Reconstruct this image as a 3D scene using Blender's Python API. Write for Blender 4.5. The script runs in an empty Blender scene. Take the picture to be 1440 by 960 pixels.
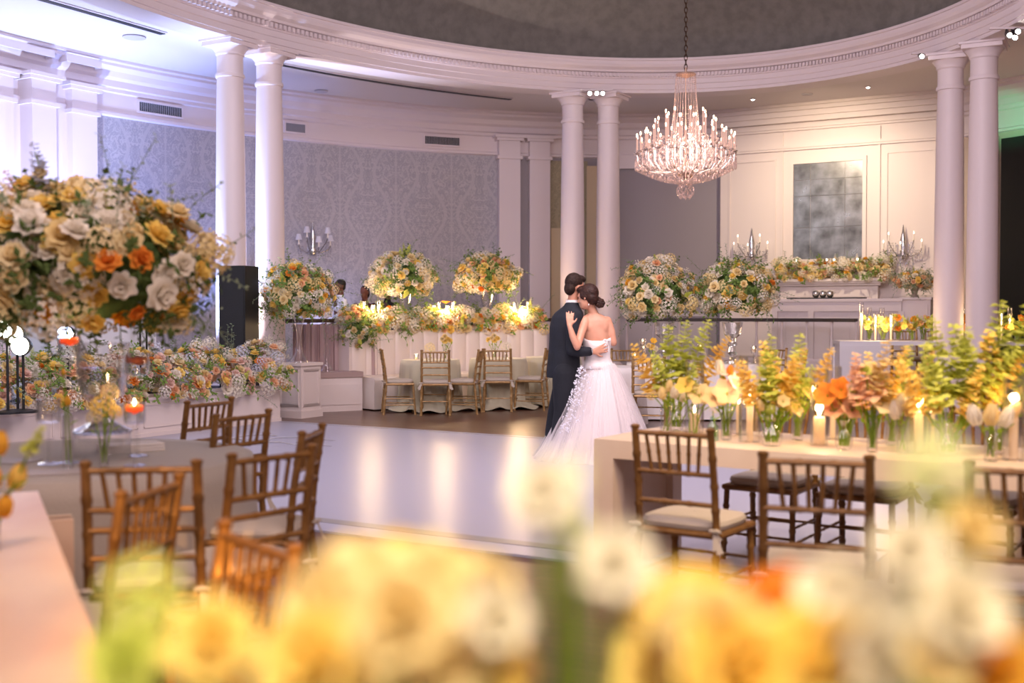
import bpy, bmesh, math, random
from math import sin, cos, pi, radians as R, sqrt, atan2
from mathutils import Vector as V, Matrix, Quaternion
S = bpy.context.scene
COL = S.collection
rnd = random.Random(7)

# ------------------------------------------------------------------ camera
F, EYE, HOR = 1600.0, 1.45, 440.0
cd = bpy.data.cameras.new('camera'); cam = bpy.data.objects.new('camera', cd); COL.objects.link(cam)
cam.location = (0, 0, EYE); cam.rotation_euler = (pi/2 - math.atan(40/F), 0, 0)
cd.sensor_width = 36; cd.lens = 40; cd.clip_start = .05
cd.dof.use_dof = True; cd.dof.focus_distance = 12.4; cd.dof.aperture_fstop = 1.55
S.camera = cam

# ------------------------------------------------------------------ world, exposure
w = bpy.data.worlds.new('world'); S.world = w; w.use_nodes = True
bg = w.node_tree.nodes['Background']; bg.inputs[0].default_value = (.62, .50, .56, 1); bg.inputs[1].default_value = .25
S.view_settings.view_transform = 'Standard'; S.view_settings.look = 'None'
S.view_settings.gamma = 1; S.view_settings.use_curve_mapping = False; S.view_settings.exposure = 0.0

# room frame: oval rotunda, short axis u, long axis v
TH = R(30); CX, CY = .6, 12.7
UX, UY = cos(TH), -sin(TH); VX, VY = sin(TH), cos(TH)
def W(u, v, z=0.0): return V((CX + UX*u + VX*v, CY + UY*u + VY*v, z))
def EL(a, b, t, z=0.0): return W(a*cos(t), b*sin(t), z)
def hit(px, a, b):                       # angle at which a sight line meets the far side of an oval
    k = (px-720)/F; best = None
    for i in range(-400, 3601):
        t = R(i/10.0 - 20)*.62
        p = EL(a, b, t)
        if p.y > 3:
            e = abs(p.x/p.y - k)
            far = p.x*sin(0) + p.y
            if e < .0012 and (best is None or far > best[1]): best = (t, far)
    return best[0]
def onv(px, v, z=0.0):                   # point of the line v = const on a sight line
    k = (px-720)/F
    u = (k*(CY + VY*v) - CX - VX*v)/(UX - k*UY)
    return W(u, v, z)
def onu(px, u, z=0.0):
    k = (px-720)/F
    v = (k*(CY + UY*u) - CX - UX*u)/(VX - k*VY)
    return W(u, v, z)
def P(px, py, Y): return V(((px-720)/F*Y, Y, EYE - (py-HOR)/F*Y))
def X(px, Y): return (px-720)/F*Y

# ------------------------------------------------------------------ lights
def light(kind, name, loc, to, color, power, **kw):
    d = bpy.data.lights.new(name, kind); o = bpy.data.objects.new(name, d); COL.objects.link(o)
    d.color = color; d.energy = power
    for k, v in kw.items(): setattr(d, k, v)
    o.location = loc
    o.rotation_euler = (V(to)-V(loc)).to_track_quat('-Z', 'Y').to_euler()
    return o
BLUE = (.24, .38, 1.0); PINK = (1, .66, .72); WARM = (1, .66, .36); WHT = (1, .86, .80)
light('AREA', 'key_fill', (1.5, 1.0, 5.2), (1.5, 12, 1.2), (1, .80, .80), 520, shape='RECTANGLE', size=7, size_y=2.5)  # this and the next three: added out-of-frame fills, not lamps of the room
light('AREA', 'rotunda_fill', (1.2, 9.0, 5.7), (2.0, 15, 0), (.98, .82, .90), 460, size=4)
light('AREA', 'stage_fill', W(-4.6, -6, 5.1), W(-5, 1, .5), (.80, .84, 1), 190, size=1.5)
light('AREA', 'aisle_fill', W(0, -9.0, 4.9), W(1, 9, 3.2), (1, .78, .80), 200, size=3)
def spot(name, loc, to, col, p, ang=50, blend=.8, r=.06):
    return light('SPOT', name, loc, to, col, p, spot_size=R(ang), spot_blend=blend, shadow_soft_size=r)
def point(name, loc, col, p, r=.03):
    return light('POINT', name, loc, (loc[0], loc[1], loc[2]-1), col, p, shadow_soft_size=r)
# blue-white uplights round the stage
spot('uplight_beam', W(-7.7, .9, .6), W(-8.6, .5, 5.4), BLUE, 700, 70)
spot('uplight_beam', W(-7.5, -.9, .6), W(-8.4, -1.0, 5.4), (.50, .62, 1), 1700, 85)
spot('uplight_beam', W(-7.6, 2.6, .6), W(-8.5, 2.6, 4.5), BLUE, 420, 75)
spot('uplight_beam', W(-6.5, -.15, .5), W(-5.65, .45, 2.4), (.40, .56, 1), 2400, 60)
spot('uplight_beam', W(-6.3, .75, .5), W(-5.62, 1.25, 2.0), (1, .86, .84), 900, 60)
spot('uplight_beam', W(-7.4, 5.0, .5), W(-8.0, 5.4, 4.5), (.62, .62, 1), 150, 80)
spot('uplight_beam', W(-4.2, 7.6, .5), W(-3.3, 7.2, 3.5), (.70, .72, 1), 60, 60)
# warm wash on the panelled wall
spot('wall_wash', W(.4, 7.6, 5.1), W(.3, 10.4, 2.6), (1, .80, .56), 520, 120, 1)
spot('wall_wash', W(3.4, 8.4, .6), W(3.3, 7, 4.5), (1, .66, .60), 60, 90)
# pin spots added in mid-air to brighten flowers, chairs and couple, without fixtures
for tgt, p in (((1.9, 14.9, 1.7), 260), ((2.9, 15.1, 1.7), 260), ((-1.8, 18.1, 1.9), 260), ((-.4, 18.7, 1.9), 260), ((-3.0, 15.8, 1.7), 200)):
    spot('added_spot', (1.2, 11.0, 5.6), tgt, (1, .88, .66), p*1.25, 13, .8, .05)
spot('added_spot', (1.6, 3.6, 5.1), (1.9, 5.7, 1.0), (1, .72, .36), 850, 52, .9, .25)
spot('added_spot', (1.4, -.6, 4.4), (.25, .8, 1.2), (1, .84, .58), 900, 34, .9, .08)
spot('added_spot', (-1.6, -.8, 4.2), (-.1, .8, 1.2), (1, .84, .58), 600, 34, .9, .08)
spot('added_spot', (-.2, 1.2, 4.8), (-1.2, 3.0, .8), (1, .58, .30), 330, 44, .9, .05)
spot('added_spot', (-.1, -1.8, 2.9), (-.62, 2.68, .72), (1, .50, .12), 2600, 11, .8, .05)
spot('added_spot', (-.6, -1.6, 2.9), (-1.13, 3.5, .78), (1, .52, .14), 1500, 7, .8, .05)
spot('added_spot', (.6, 6.2, 5.1), (-2.1, 5.4, 1.7), (1, .74, .42), 95, 22, .9, .05)
spot('added_spot', (1.3, 6.6, 5.2), (.75, 11.3, .9), (1, .86, .80), 170, 15, .8, .05)
GT = hit(1424, 8.8, 10.8); spot('green_beam', EL(7.7, 9.7, GT-.03, 4.4), EL(8.8, 10.8, GT, 4.75), (.03, 1, .42), 32, 60)

# ------------------------------------------------------------------ materials
def lin(h):
    h = h.lstrip('#'); c = [int(h[i:i+2], 16)/255 for i in (0, 2, 4)]
    return tuple(x/12.92 if x < .04045 else ((x+.055)/1.055)**2.4 for x in c) + (1,)
MATS = {}
def mat(name, col, rough=.5, metal=0, spec=.5, bump=None, var=None, sheen=0, coat=0):
    if name in MATS: return MATS[name]
    m = bpy.data.materials.new(name); m.use_nodes = True; nt = m.node_tree
    b = nt.nodes['Principled BSDF']; b.inputs['Roughness'].default_value = rough
    b.inputs['Metallic'].default_value = metal; b.inputs['Specular IOR Level'].default_value = spec
    c = lin(col) if isinstance(col, str) else col
    b.inputs['Base Color'].default_value = c
    if sheen: b.inputs['Sheen Weight'].default_value = sheen
    if coat: b.inputs['Coat Weight'].default_value = coat
    if bump or var:
        tc = nt.nodes.new('ShaderNodeTexCoord')
        n = nt.nodes.new('ShaderNodeTexNoise'); nt.links.new(tc.outputs['Object'], n.inputs['Vector'])
        n.inputs['Scale'].default_value = (bump or var)[0]; n.inputs['Detail'].default_value = 4
        if bump:
            bm = nt.nodes.new('ShaderNodeBump'); bm.inputs['Strength'].default_value = bump[1]; bm.inputs['Distance'].default_value = .01
            nt.links.new(n.outputs['Fac'], bm.inputs['Height']); nt.links.new(bm.outputs[0], b.inputs['Normal'])
        if var:
            n2 = nt.nodes.new('ShaderNodeTexNoise'); nt.links.new(tc.outputs['Object'], n2.inputs['Vector'])
            n2.inputs['Scale'].default_value = var[0]; n2.inputs['Detail'].default_value = 5
            r = nt.nodes.new('ShaderNodeMix'); r.data_type = 'RGBA'
            r.inputs[6].default_value = c; r.inputs[7].default_value = lin(var[1])
            mr = nt.nodes.new('ShaderNodeMapRange'); mr.inputs[1].default_value = .35; mr.inputs[2].default_value = .65
            nt.links.new(n2.outputs['Fac'], mr.inputs[0]); nt.links.new(mr.outputs[0], r.inputs[0])
            nt.links.new(r.outputs[2], b.inputs['Base Color'])
    MATS[name] = m; return m
def petal(name, col, col2=None, trans=.35):
    if name in MATS: return MATS[name]
    m = bpy.data.materials.new(name); m.use_nodes = True; nt = m.node_tree; nt.nodes.clear()
    o = nt.nodes.new('ShaderNodeOutputMaterial'); d = nt.nodes.new('ShaderNodeBsdfDiffuse'); t = nt.nodes.new('ShaderNodeBsdfTranslucent')
    mx = nt.nodes.new('ShaderNodeMixShader'); mx.inputs[0].default_value = trans
    oi = nt.nodes.new('ShaderNodeObjectInfo'); rg = nt.nodes.new('ShaderNodeMix'); rg.data_type = 'RGBA'
    rg.inputs[6].default_value = lin(col); rg.inputs[7].default_value = lin(col2 or col)
    nt.links.new(oi.outputs['Random'], rg.inputs[0])
    nt.links.new(rg.outputs[2], d.inputs[0]); nt.links.new(rg.outputs[2], t.inputs[0])
    nt.links.new(d.outputs[0], mx.inputs[1]); nt.links.new(t.outputs[0], mx.inputs[2]); nt.links.new(mx.outputs[0], o.inputs[0])
    MATS[name] = m; return m
def glassy(name, tint=(1, 1, 1, 1), refl=1.0, rough=.03, dens=0.0):
    if name in MATS: return MATS[name]
    m = bpy.data.materials.new(name); m.use_nodes = True; nt = m.node_tree; nt.nodes.clear()
    o = nt.nodes.new('ShaderNodeOutputMaterial'); t = nt.nodes.new('ShaderNodeBsdfTransparent'); g = nt.nodes.new('ShaderNodeBsdfGlossy')
    t.inputs[0].default_value = tint; g.inputs['Roughness'].default_value = rough
    lw = nt.nodes.new('ShaderNodeLayerWeight'); lw.inputs[0].default_value = .35
    ma = nt.nodes.new('ShaderNodeMath'); ma.operation = 'MULTIPLY_ADD'; ma.inputs[1].default_value = refl*.75; ma.inputs[2].default_value = .04+dens
    mx = nt.nodes.new('ShaderNodeMixShader')
    nt.links.new(lw.outputs['Facing'], ma.inputs[0]); nt.links.new(ma.outputs[0], mx.inputs[0])
    nt.links.new(t.outputs[0], mx.inputs[1]); nt.links.new(g.outputs[0], mx.inputs[2]); nt.links.new(mx.outputs[0], o.inputs[0])
    MATS[name] = m; return m
def emit(name, col, s):
    if name in MATS: return MATS[name]
    m = bpy.data.materials.new(name); m.use_nodes = True; nt = m.node_tree; nt.nodes.clear()
    o = nt.nodes.new('ShaderNodeOutputMaterial'); e = nt.nodes.new('ShaderNodeEmission')
    e.inputs[0].default_value = col; e.inputs[1].default_value = s; nt.links.new(e.outputs[0], o.inputs[0])
    MATS[name] = m; return m
def tulle(name, col, alpha):
    if name in MATS: return MATS[name]
    m = bpy.data.materials.new(name); m.use_nodes = True; nt = m.node_tree; nt.nodes.clear()
    o = nt.nodes.new('ShaderNodeOutputMaterial'); t = nt.nodes.new('ShaderNodeBsdfTransparent'); d = nt.nodes.new('ShaderNodeBsdfDiffuse'); tr = nt.nodes.new('ShaderNodeBsdfTranslucent')
    d.inputs[0].default_value = lin(col); tr.inputs[0].default_value = lin(col)
    a = nt.nodes.new('ShaderNodeMixShader'); a.inputs[0].default_value = .4
    nt.links.new(d.outputs[0], a.inputs[1]); nt.links.new(tr.outputs[0], a.inputs[2])
    lw = nt.nodes.new('ShaderNodeLayerWeight'); lw.inputs[0].default_value = .5
    ma = nt.nodes.new('ShaderNodeMath'); ma.operation = 'MULTIPLY_ADD'; ma.inputs[1].default_value = .5; ma.inputs[2].default_value = alpha; ma.use_clamp = True
    nt.links.new(lw.outputs['Facing'], ma.inputs[0])
    mx = nt.nodes.new('ShaderNodeMixShader'); nt.links.new(ma.outputs[0], mx.inputs[0]); nt.links.new(t.outputs[0], mx.inputs[1]); nt.links.new(a.outputs[0], mx.inputs[2])
    nt.links.new(mx.outputs[0], o.inputs[0]); MATS[name] = m; return m
def damask(name, c1, c2):
    m = bpy.data.materials.new(name); m.use_nodes = True; nt = m.node_tree; L = nt.links.new
    b = nt.nodes['Principled BSDF']; b.inputs['Roughness'].default_value = .55
    uv = nt.nodes.new('ShaderNodeUVMap'); sp = nt.nodes.new('ShaderNodeSeparateXYZ'); L(uv.outputs[0], sp.inputs[0])
    def M(op, a, bb=None, c=None):
        n = nt.nodes.new('ShaderNodeMath'); n.operation = op
        for i, x in enumerate((a, bb, c)):
            if x is None: continue
            if hasattr(x, 'links'): L(x, n.inputs[i])
            else: n.inputs[i].default_value = x
        return n.outputs[0]
    u = M('DIVIDE', sp.outputs[0], 1.15)
    fx = M('ABSOLUTE', M('SUBTRACT', M('FRACT', u), .5))           # mirrored repeat
    vz = M('DIVIDE', sp.outputs[1], 1.5)
    z0 = M('PINGPONG', M('FRACT', vz), .5)
    cb = nt.nodes.new('ShaderNodeCombineXYZ'); L(M('MULTIPLY', fx, 1.0), cb.inputs[0]); L(M('FRACT', vz), cb.inputs[1])
    n = nt.nodes.new('ShaderNodeTexNoise'); n.inputs['Scale'].default_value = 8; n.inputs['Detail'].default_value = 2.5; n.inputs['Distortion'].default_value = 1.6
    L(cb.outputs[0], n.inputs['Vector'])
    n2 = nt.nodes.new('ShaderNodeTexNoise'); n2.inputs['Scale'].default_value = 19; n2.inputs['Detail'].default_value = 1; n2.inputs['Distortion'].default_value = 2.2
    L(cb.outputs[0], n2.inputs['Vector'])
    s = M('ABSOLUTE', M('SUBTRACT', n.outputs['Fac'], .5))
    s2 = M('ABSOLUTE', M('SUBTRACT', n2.outputs['Fac'], .5))
    m1 = M('LESS_THAN', s, .035); m2 = M('LESS_THAN', s2, .045)
    ogee = M('ABSOLUTE', M('SUBTRACT', fx, M('MULTIPLY_ADD', M('SINE', M('MULTIPLY', vz, 6.2832)), .14, .25)))
    m3 = M('LESS_THAN', ogee, .03); m4 = M('GREATER_THAN', fx, .485)
    k = M('MAXIMUM', M('MAXIMUM', m1, M('MULTIPLY', m2, .7)), M('MAXIMUM', M('MULTIPLY', m3, .8), M('MULTIPLY', m4, .8)))
    mx = nt.nodes.new('ShaderNodeMix'); mx.data_type = 'RGBA'; L(M('MULTIPLY', k, .75), mx.inputs[0]); mx.inputs[6].default_value = lin(c1); mx.inputs[7].default_value = lin(c2)
    L(mx.outputs[2], b.inputs['Base Color']); MATS[name] = m; return m
def woodfloor():
    m = bpy.data.materials.new('wood_floor'); m.use_nodes = True; nt = m.node_tree; L = nt.links.new
    b = nt.nodes['Principled BSDF']; tc = nt.nodes.new('ShaderNodeTexCoord'); mp = nt.nodes.new('ShaderNodeMapping'); mp.inputs['Rotation'].default_value = (0, 0, R(30))
    L(tc.outputs['Object'], mp.inputs[0]); br = nt.nodes.new('ShaderNodeTexBrick'); L(mp.outputs[0], br.inputs[0])
    br.inputs['Scale'].default_value = 1; br.inputs['Brick Width'].default_value = 1.2; br.inputs['Row Height'].default_value = .09; br.inputs['Mortar Size'].default_value = .003
    br.inputs['Color1'].default_value = lin('#7d5848'); br.inputs['Color2'].default_value = lin('#684638'); br.inputs['Mortar'].default_value = lin('#2a1c18')
    n = nt.nodes.new('ShaderNodeTexNoise'); mp2 = nt.nodes.new('ShaderNodeMapping'); mp2.inputs['Scale'].default_value = (2, 30, 1); L(mp.outputs[0], mp2.inputs[0]); L(mp2.outputs[0], n.inputs[0])
    mx = nt.nodes.new('ShaderNodeMix'); mx.data_type = 'RGBA'; mx.blend_type = 'MULTIPLY'; mx.inputs[0].default_value = .5; L(br.outputs[0], mx.inputs[6]); L(n.outputs['Color'], mx.inputs[7])
    L(mx.outputs[2], b.inputs['Base Color']); b.inputs['Roughness'].default_value = .28; return m

paint = mat('cream_paint', '#dccfc9', .5)
paintL = mat('lilac_white_paint', '#d9cdd0', .5)
ceilm = mat('ceiling_paint', '#d6cdcc', .7)
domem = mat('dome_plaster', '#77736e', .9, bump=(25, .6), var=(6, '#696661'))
dam = damask('damask', '#9a98a1', '#b9b4b9')
damg = damask('damask_gold', '#8f876f', '#a69a80')
grayw = mat('gray_wall', '#979096', .8)
floorm = woodfloor()
dancem = mat('dance_vinyl', '#a8a9bd', .30, spec=.5, bump=(1.2, .03))
danceg = mat('dance_border_grey', '#8f8d90', .3)
gold = mat('gold_chair_paint', '#926a3a', .36, metal=.35, var=(14, '#75512a'))
gold2 = mat('antique_gold_chair_paint', '#ad8b5c', .36, metal=.35, var=(14, '#8e6c3e'))
cushm = mat('cushion_cotton', '#b9ad9f', .9, bump=(60, .1))
linen = mat('grey_linen', '#a0958a', .85, sheen=.3, bump=(90, .25))
linenw = mat('pale_linen', '#d6cdc9', .85, sheen=.2, bump=(90, .15))
sage = mat('sage_linen', '#bdb59b', .7, sheen=.3)
wlinen = mat('white_linen', '#e6e0de', .8)
tablem = mat('white_lacquer', '#e3d0bd', .42, var=(2.0, '#d8bfa8'))
tablel = mat('washed_table', '#dcc2a6', .42, var=(1.6, '#cba68e'))
vinyl = mat('white_vinyl', '#e6dad2', .45)
blackm = mat('black_plastic', '#16171a', .5)
darkw = mat('dark_rail', '#2f2320', .35)
glass = glassy('clear_glass'); cglass = glassy('cut_crystal', refl=1.0, dens=.25, rough=.08)
def crystal(name, tint, a=.30, b=.42):
    m = bpy.data.materials.new(name); m.use_nodes = True; nt = m.node_tree; nt.nodes.clear()
    o = nt.nodes.new('ShaderNodeOutputMaterial'); t = nt.nodes.new('ShaderNodeBsdfTransparent'); g = nt.nodes.new('ShaderNodeBsdfGlossy'); r = nt.nodes.new('ShaderNodeBsdfTranslucent')
    g.inputs['Roughness'].default_value = .12; r.inputs[0].default_value = tint; g.inputs[0].default_value = tint
    x = nt.nodes.new('ShaderNodeMixShader'); x.inputs[0].default_value = a; y = nt.nodes.new('ShaderNodeMixShader'); y.inputs[0].default_value = b
    nt.links.new(r.outputs[0], x.inputs[1]); nt.links.new(g.outputs[0], x.inputs[2]); nt.links.new(t.outputs[0], y.inputs[1]); nt.links.new(x.outputs[0], y.inputs[2]); nt.links.new(y.outputs[0], o.inputs[0]); return m
water = glassy('water', (.93, .96, .97, 1), .5, .02)
mint = glassy('mint_glass', (.75, .93, .80, 1), .8, .05, .02)
wax = petal('candle_wax', '#fff1dc', trans=.5); waxo = petal('orange_wax', '#ef8a50', trans=.5)
flame = emit('flame', (1, .62, .26, 1), 45)
bulb = emit('candle_bulb', (1, .55, .33, 1), 22)
led = emit('led', (1, .95, .85, 1), 25)
ledb = emit('led_blue', (.55, .7, 1, 1), 14)
chrome = mat('chrome', '#c8c4c0', .15, metal=1)
brass = mat('dark_bronze', '#4a3526', .35, metal=.8)
leafm = petal('leaf_green', '#6a8448', '#86a055', .35)
leafd = petal('leaf_dark', '#5b7346', '#6a8450', .25)
leafy = petal('leaf_lime', '#9aa63c', '#b2b848', .4)
leafe = petal('leaf_grey_green', '#7f8f74', '#95a083', .3)
stemm = petal('stem_green', '#8fae3c', '#a2ba48', .5)

# ------------------------------------------------------------------ mesh builder
class MB:
    def __init__(s): s.v = []; s.f = []; s.uv = {}
    def box(s, lo, hi, fn=None):
        n = len(s.v); q = [(lo[0], lo[1], lo[2]), (hi[0], lo[1], lo[2]), (hi[0], hi[1], lo[2]), (lo[0], hi[1], lo[2]), (lo[0], lo[1], hi[2]), (hi[0], lo[1], hi[2]), (hi[0], hi[1], hi[2]), (lo[0], hi[1], hi[2])]
        s.v += [tuple(fn(*p)) if fn else p for p in q]
        s.f += [(n, n+3, n+2, n+1), (n+4, n+5, n+6, n+7), (n, n+1, n+5, n+4), (n+1, n+2, n+6, n+5), (n+2, n+3, n+7, n+6), (n+3, n, n+4, n+7)]
        return s
    def grid(s, pts, cu=False, cv=False, flip=False):
        n = len(s.v); a = len(pts); b = len(pts[0])
        for r in pts: s.v += [tuple(p) for p in r]
        for i in range(a if cu else a-1):
            for j in range(b if cv else b-1):
                q = (n+i*b+j, n+i*b+(j+1) % b, n+((i+1) % a)*b+(j+1) % b, n+((i+1) % a)*b+j)
                s.f.append(q[::-1] if flip else q)
        return s
    def cap(s, ring, flip=False):
        n = len(s.v); s.v += [tuple(p) for p in ring]; q = tuple(range(n, n+len(ring))); s.f.append(q[::-1] if flip else q); return s
    def lathe(s, prof, n=20, c=(0, 0, 0), sx=1, sy=1, caps=True, rip=None):
        pts = []
        for (r, z) in prof:
            row = []
            for i in range(n):
                t = 2*pi*i/n; rr = r*(1 + (rip(t, z) if rip else 0))
                row.append((c[0]+rr*cos(t)*sx, c[1]+rr*sin(t)*sy, c[2]+z))
            pts.append(row)
        s.grid(pts, cv=True)
        if caps:
            if prof[0][0] > 1e-4: s.cap(pts[0], True)
            if prof[-1][0] > 1e-4: s.cap(pts[-1])
        return s
    def tube(s, path, r, n=8, caps=True):
        path = [V(p) for p in path]; m = len(path)
        rs = r if isinstance(r, (list, tuple)) else [r]*m
        rows = []; prev = None
        for i in range(m):
            d = (path[min(i+1, m-1)] - path[max(i-1, 0)])
            if d.length < 1e-9: d = V((0, 0, 1))
            d.normalize()
            if prev is None: a = d.orthogonal().normalized()
            else: a = (prev - d*prev.dot(d)); a = a.normalized() if a.length > 1e-6 else d.orthogonal().normalized()
            prev = a; b = d.cross(a)
            rows.append([path[i] + (a*cos(2*pi*k/n) + b*sin(2*pi*k/n))*rs[i] for k in range(n)])
        s.grid(rows, cv=True)
        if caps: s.cap(rows[0], True); s.cap(rows[-1])
        return s
    def ell(s, c, r, rot=None, n=12, m=8):
        c = V(c); rows = []
        for i in range(m+1):
            ph = -pi/2 + pi*i/m
            row = []
            for k in range(n):
                t = 2*pi*k/n
                p = V((max(cos(ph), 1e-3)*cos(t)*r[0], max(cos(ph), 1e-3)*sin(t)*r[1], sin(ph)*r[2]))
                if rot is not None: p = rot @ p
                row.append(c+p)
            rows.append(row)
        s.grid(rows, cv=True); s.cap(rows[0], True); s.cap(rows[-1]); return s
    def leaf(s, p, d, up, l, w):
        p = V(p); d = V(d).normalized(); sd = d.cross(V(up)); sd = sd.normalized() if sd.length > 1e-5 else d.orthogonal().normalized(); nn = sd.cross(d)
        n = len(s.v)
        s.v += [tuple(p), tuple(p+d*l*.45+sd*w-nn*l*.06), tuple(p+d*l+nn*l*-.12), tuple(p+d*l*.45-sd*w-nn*l*.06), tuple(p+d*l*.5+nn*l*.04)]
        s.f += [(n, n+1, n+4), (n+1, n+2, n+4), (n+2, n+3, n+4), (n+3, n, n+4)]; return s
    def mesh(s, name, m, smooth=True):
        me = bpy.data.meshes.new(name); me.from_pydata(s.v, [], s.f); me.materials.append(m)
        if smooth: me.shade_smooth()
        me.update(); return me
    def build(s, name, m, parent=None, smooth=True, loc=None, angle=None):
        me = s.mesh(name, m, smooth)
        if smooth and angle is not False:
            try: me.set_sharp_from_angle(angle=R(angle or 40))
            except Exception: pass
        return link(name, me, parent, loc)
def link(name, me, parent=None, loc=None, rot=None, scale=None):
    o = bpy.data.objects.new(name, me); COL.objects.link(o)
    if parent: o.parent = parent
    if loc is not None: o.location = loc
    if rot is not None:
        if isinstance(rot, Quaternion): o.rotation_mode = 'QUATERNION'; o.rotation_quaternion = rot
        else: o.rotation_euler = rot
    if scale is not None: o.scale = (scale,)*3 if not hasattr(scale, '__len__') else scale
    return o
def tag(o, label, cat, group=None, kind=None):
    if label: o['label'] = label
    if cat: o['category'] = cat
    if group: o['group'] = group
    if kind: o['kind'] = kind
    return o
def thing(name, label, cat, loc=(0, 0, 0), rz=0, group=None):
    o = bpy.data.objects.new(name, None); COL.objects.link(o); o.location = loc; o.rotation_euler = (0, 0, rz); o.empty_display_size = .1
    return tag(o, label, cat, group)
def struct(o): o['kind'] = 'structure'; return o
def copy_tree(o, parent=None):
    c = o.copy(); COL.objects.link(c); c.parent = parent
    for ch in [x for x in KIDS.get(o.name, [])]: copy_tree(ch, c)
    return c
KIDS = {}
def index_kids(o):
    KIDS[o.name] = [c for c in o.children]
    for c in o.children: index_kids(c)
def circ(r, z, n=24): return [(r*cos(2*pi*i/n), r*sin(2*pi*i/n), z) for i in range(n)]
# ================================================================== ROOM
def sweep(prof, A, B, t0, t1, n, closed=False):       # prof: (inward offset, z)
    rows = []
    for i in range(n if closed else n+1):
        t = t0 + (t1-t0)*i/n
        rows.append([EL(A-o, B-o, t, z) for o, z in prof])
    return rows
mb = MB(); mb.box((-9, -3, -.1), (13, 27, 0)); struct(mb.build('floor', floorm, smooth=False))
# raised perimeter deck outside the oval
mb = MB(); rows = sweep([(0, 0), (0, .25), (-4.6, .25)], 5.78, 7.93, R(-25), R(205), 120); mb.grid(rows)
o = struct(mb.build('trim_1', mat('deck_wood', '#6b5145', .4), smooth=False))
# dance floor (u -4.4..4.4, v -5.45..0.25)
dt = thing('dance_floor', 'glossy white dance floor laid on the dark wood in front of the couple', 'dance floor', W(0, -2.6, .0))
dt.rotation_euler = (0, 0, -TH)
MB().box((-4.38, -2.85, 0.001), (4.38, 2.85, .016)).build('panel', dancem, dt, smooth=False)
b = MB()
for lo, hi in (((-4.3, -2.62, .016), (4.3, -2.5, .0185)), ((-4.3, 2.72, .016), (4.3, 2.75, .0185))): b.box(lo, hi)
bo = b.build('border_stripe', danceg, dt, smooth=False); bo['label'] = 'grey stripe along the edge'
# monogram lettering: swirls taped on the floor
b = MB()
def stroke(pts, wd):
    rows = []
    for i, p in enumerate(pts):
        q0 = pts[max(i-1, 0)]; q1 = pts[min(i+1, len(pts)-1)]
        dx, dy = q1[0]-q0[0], q1[1]-q0[1]; l = sqrt(dx*dx+dy*dy) or 1
        rows.append([(p[0]-dy/l*wd, p[1]+dx/l*wd, .019), (p[0]+dy/l*wd, p[1]-dx/l*wd, .019)])
    b.grid(rows, flip=True)
c0 = P(452, 627, 0); cw = onu(452, -2.9)
cu, cv = -2.75, 1.15
for k in range(3):
    stroke([(cu-.5+.45*k+.22*cos(t*.4), cv+.26*sin(t*.4)*(1-.1*k)) for t in range(3, 14)], .03)
stroke([(cu-.8+.1*t, cv-.3+.05*sin(t*.9)) for t in range(0, 17)], .02)
mo = b.build('monogram', mat('silver_vinyl', '#c4c4cf', .15), dt, smooth=False); mo['label'] = 'silvery monogram scroll on the white floor'

# oval beam carried by the columns
prof = [(0, 5.42), (-.45, 5.42), (-.45, 5.25), (0, 5.25), (0, 5.30), (.02, 5.305), (.02, 5.39), (.035, 5.40), (.035, 5.48), (.055, 5.49), (.055, 5.505), (.065, 5.505), (.065, 5.575), (.12, 5.585), (.135, 5.62), (.19, 5.66), (.21, 5.70), (.21, 5.755), (.235, 5.76), (.235, 5.80), (.08, 5.81)]
mb = MB(); mb.grid(sweep(prof, 5.40, 7.55, 0, 2*pi, 220, True), cu=True)
struct(mb.build('trim_2', paintL, angle=25))
mb = MB(); N = 560
for i in range(N):                                         # dentil course
    t = 2*pi*i/N; t2 = 2*pi*(i+.55)/N
    if not (R(10) < t < R(235)): continue
    q = [EL(5.335, 7.485, t), EL(5.335, 7.485, t2), EL(5.285, 7.435, t2), EL(5.285, 7.435, t)]
    n = len(mb.v)
    for z in (5.51, 5.57): mb.v += [(p.x, p.y, z) for p in q]
    mb.f += [(n, n+1, n+2, n+3), (n+4, n+7, n+6, n+5), (n+3, n+2, n+6, n+7), (n, n+3, n+7, n+4), (n+1, n+5, n+6, n+2)]
struct(mb.build('trim_3', paintL, smooth=False))
# dome
rows = []
for i in range(120):
    t = 2*pi*i/120
    rows.append([EL(5.33*k, 7.48*k, t, z) for k, z in ((1, 5.8), (1.0, 6.05), (.985, 6.25), (.95, 6.6), (.85, 7.1), (.65, 7.6), (.4, 7.95), (.15, 8.12), (.01, 8.15))])
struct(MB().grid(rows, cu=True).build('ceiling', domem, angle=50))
# flat aisle ceiling
mb = MB(); mb.grid([[EL(5.83, 7.98, 2*pi*i/120, 5.4), EL(9.4, 11.4, 2*pi*i/120, 5.401), EL(13.5, 16.5, 2*pi*i/120, 5.402)] for i in range(120)], cu=True)
struct(mb.build('ceiling.001', ceilm, smooth=False))

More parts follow.
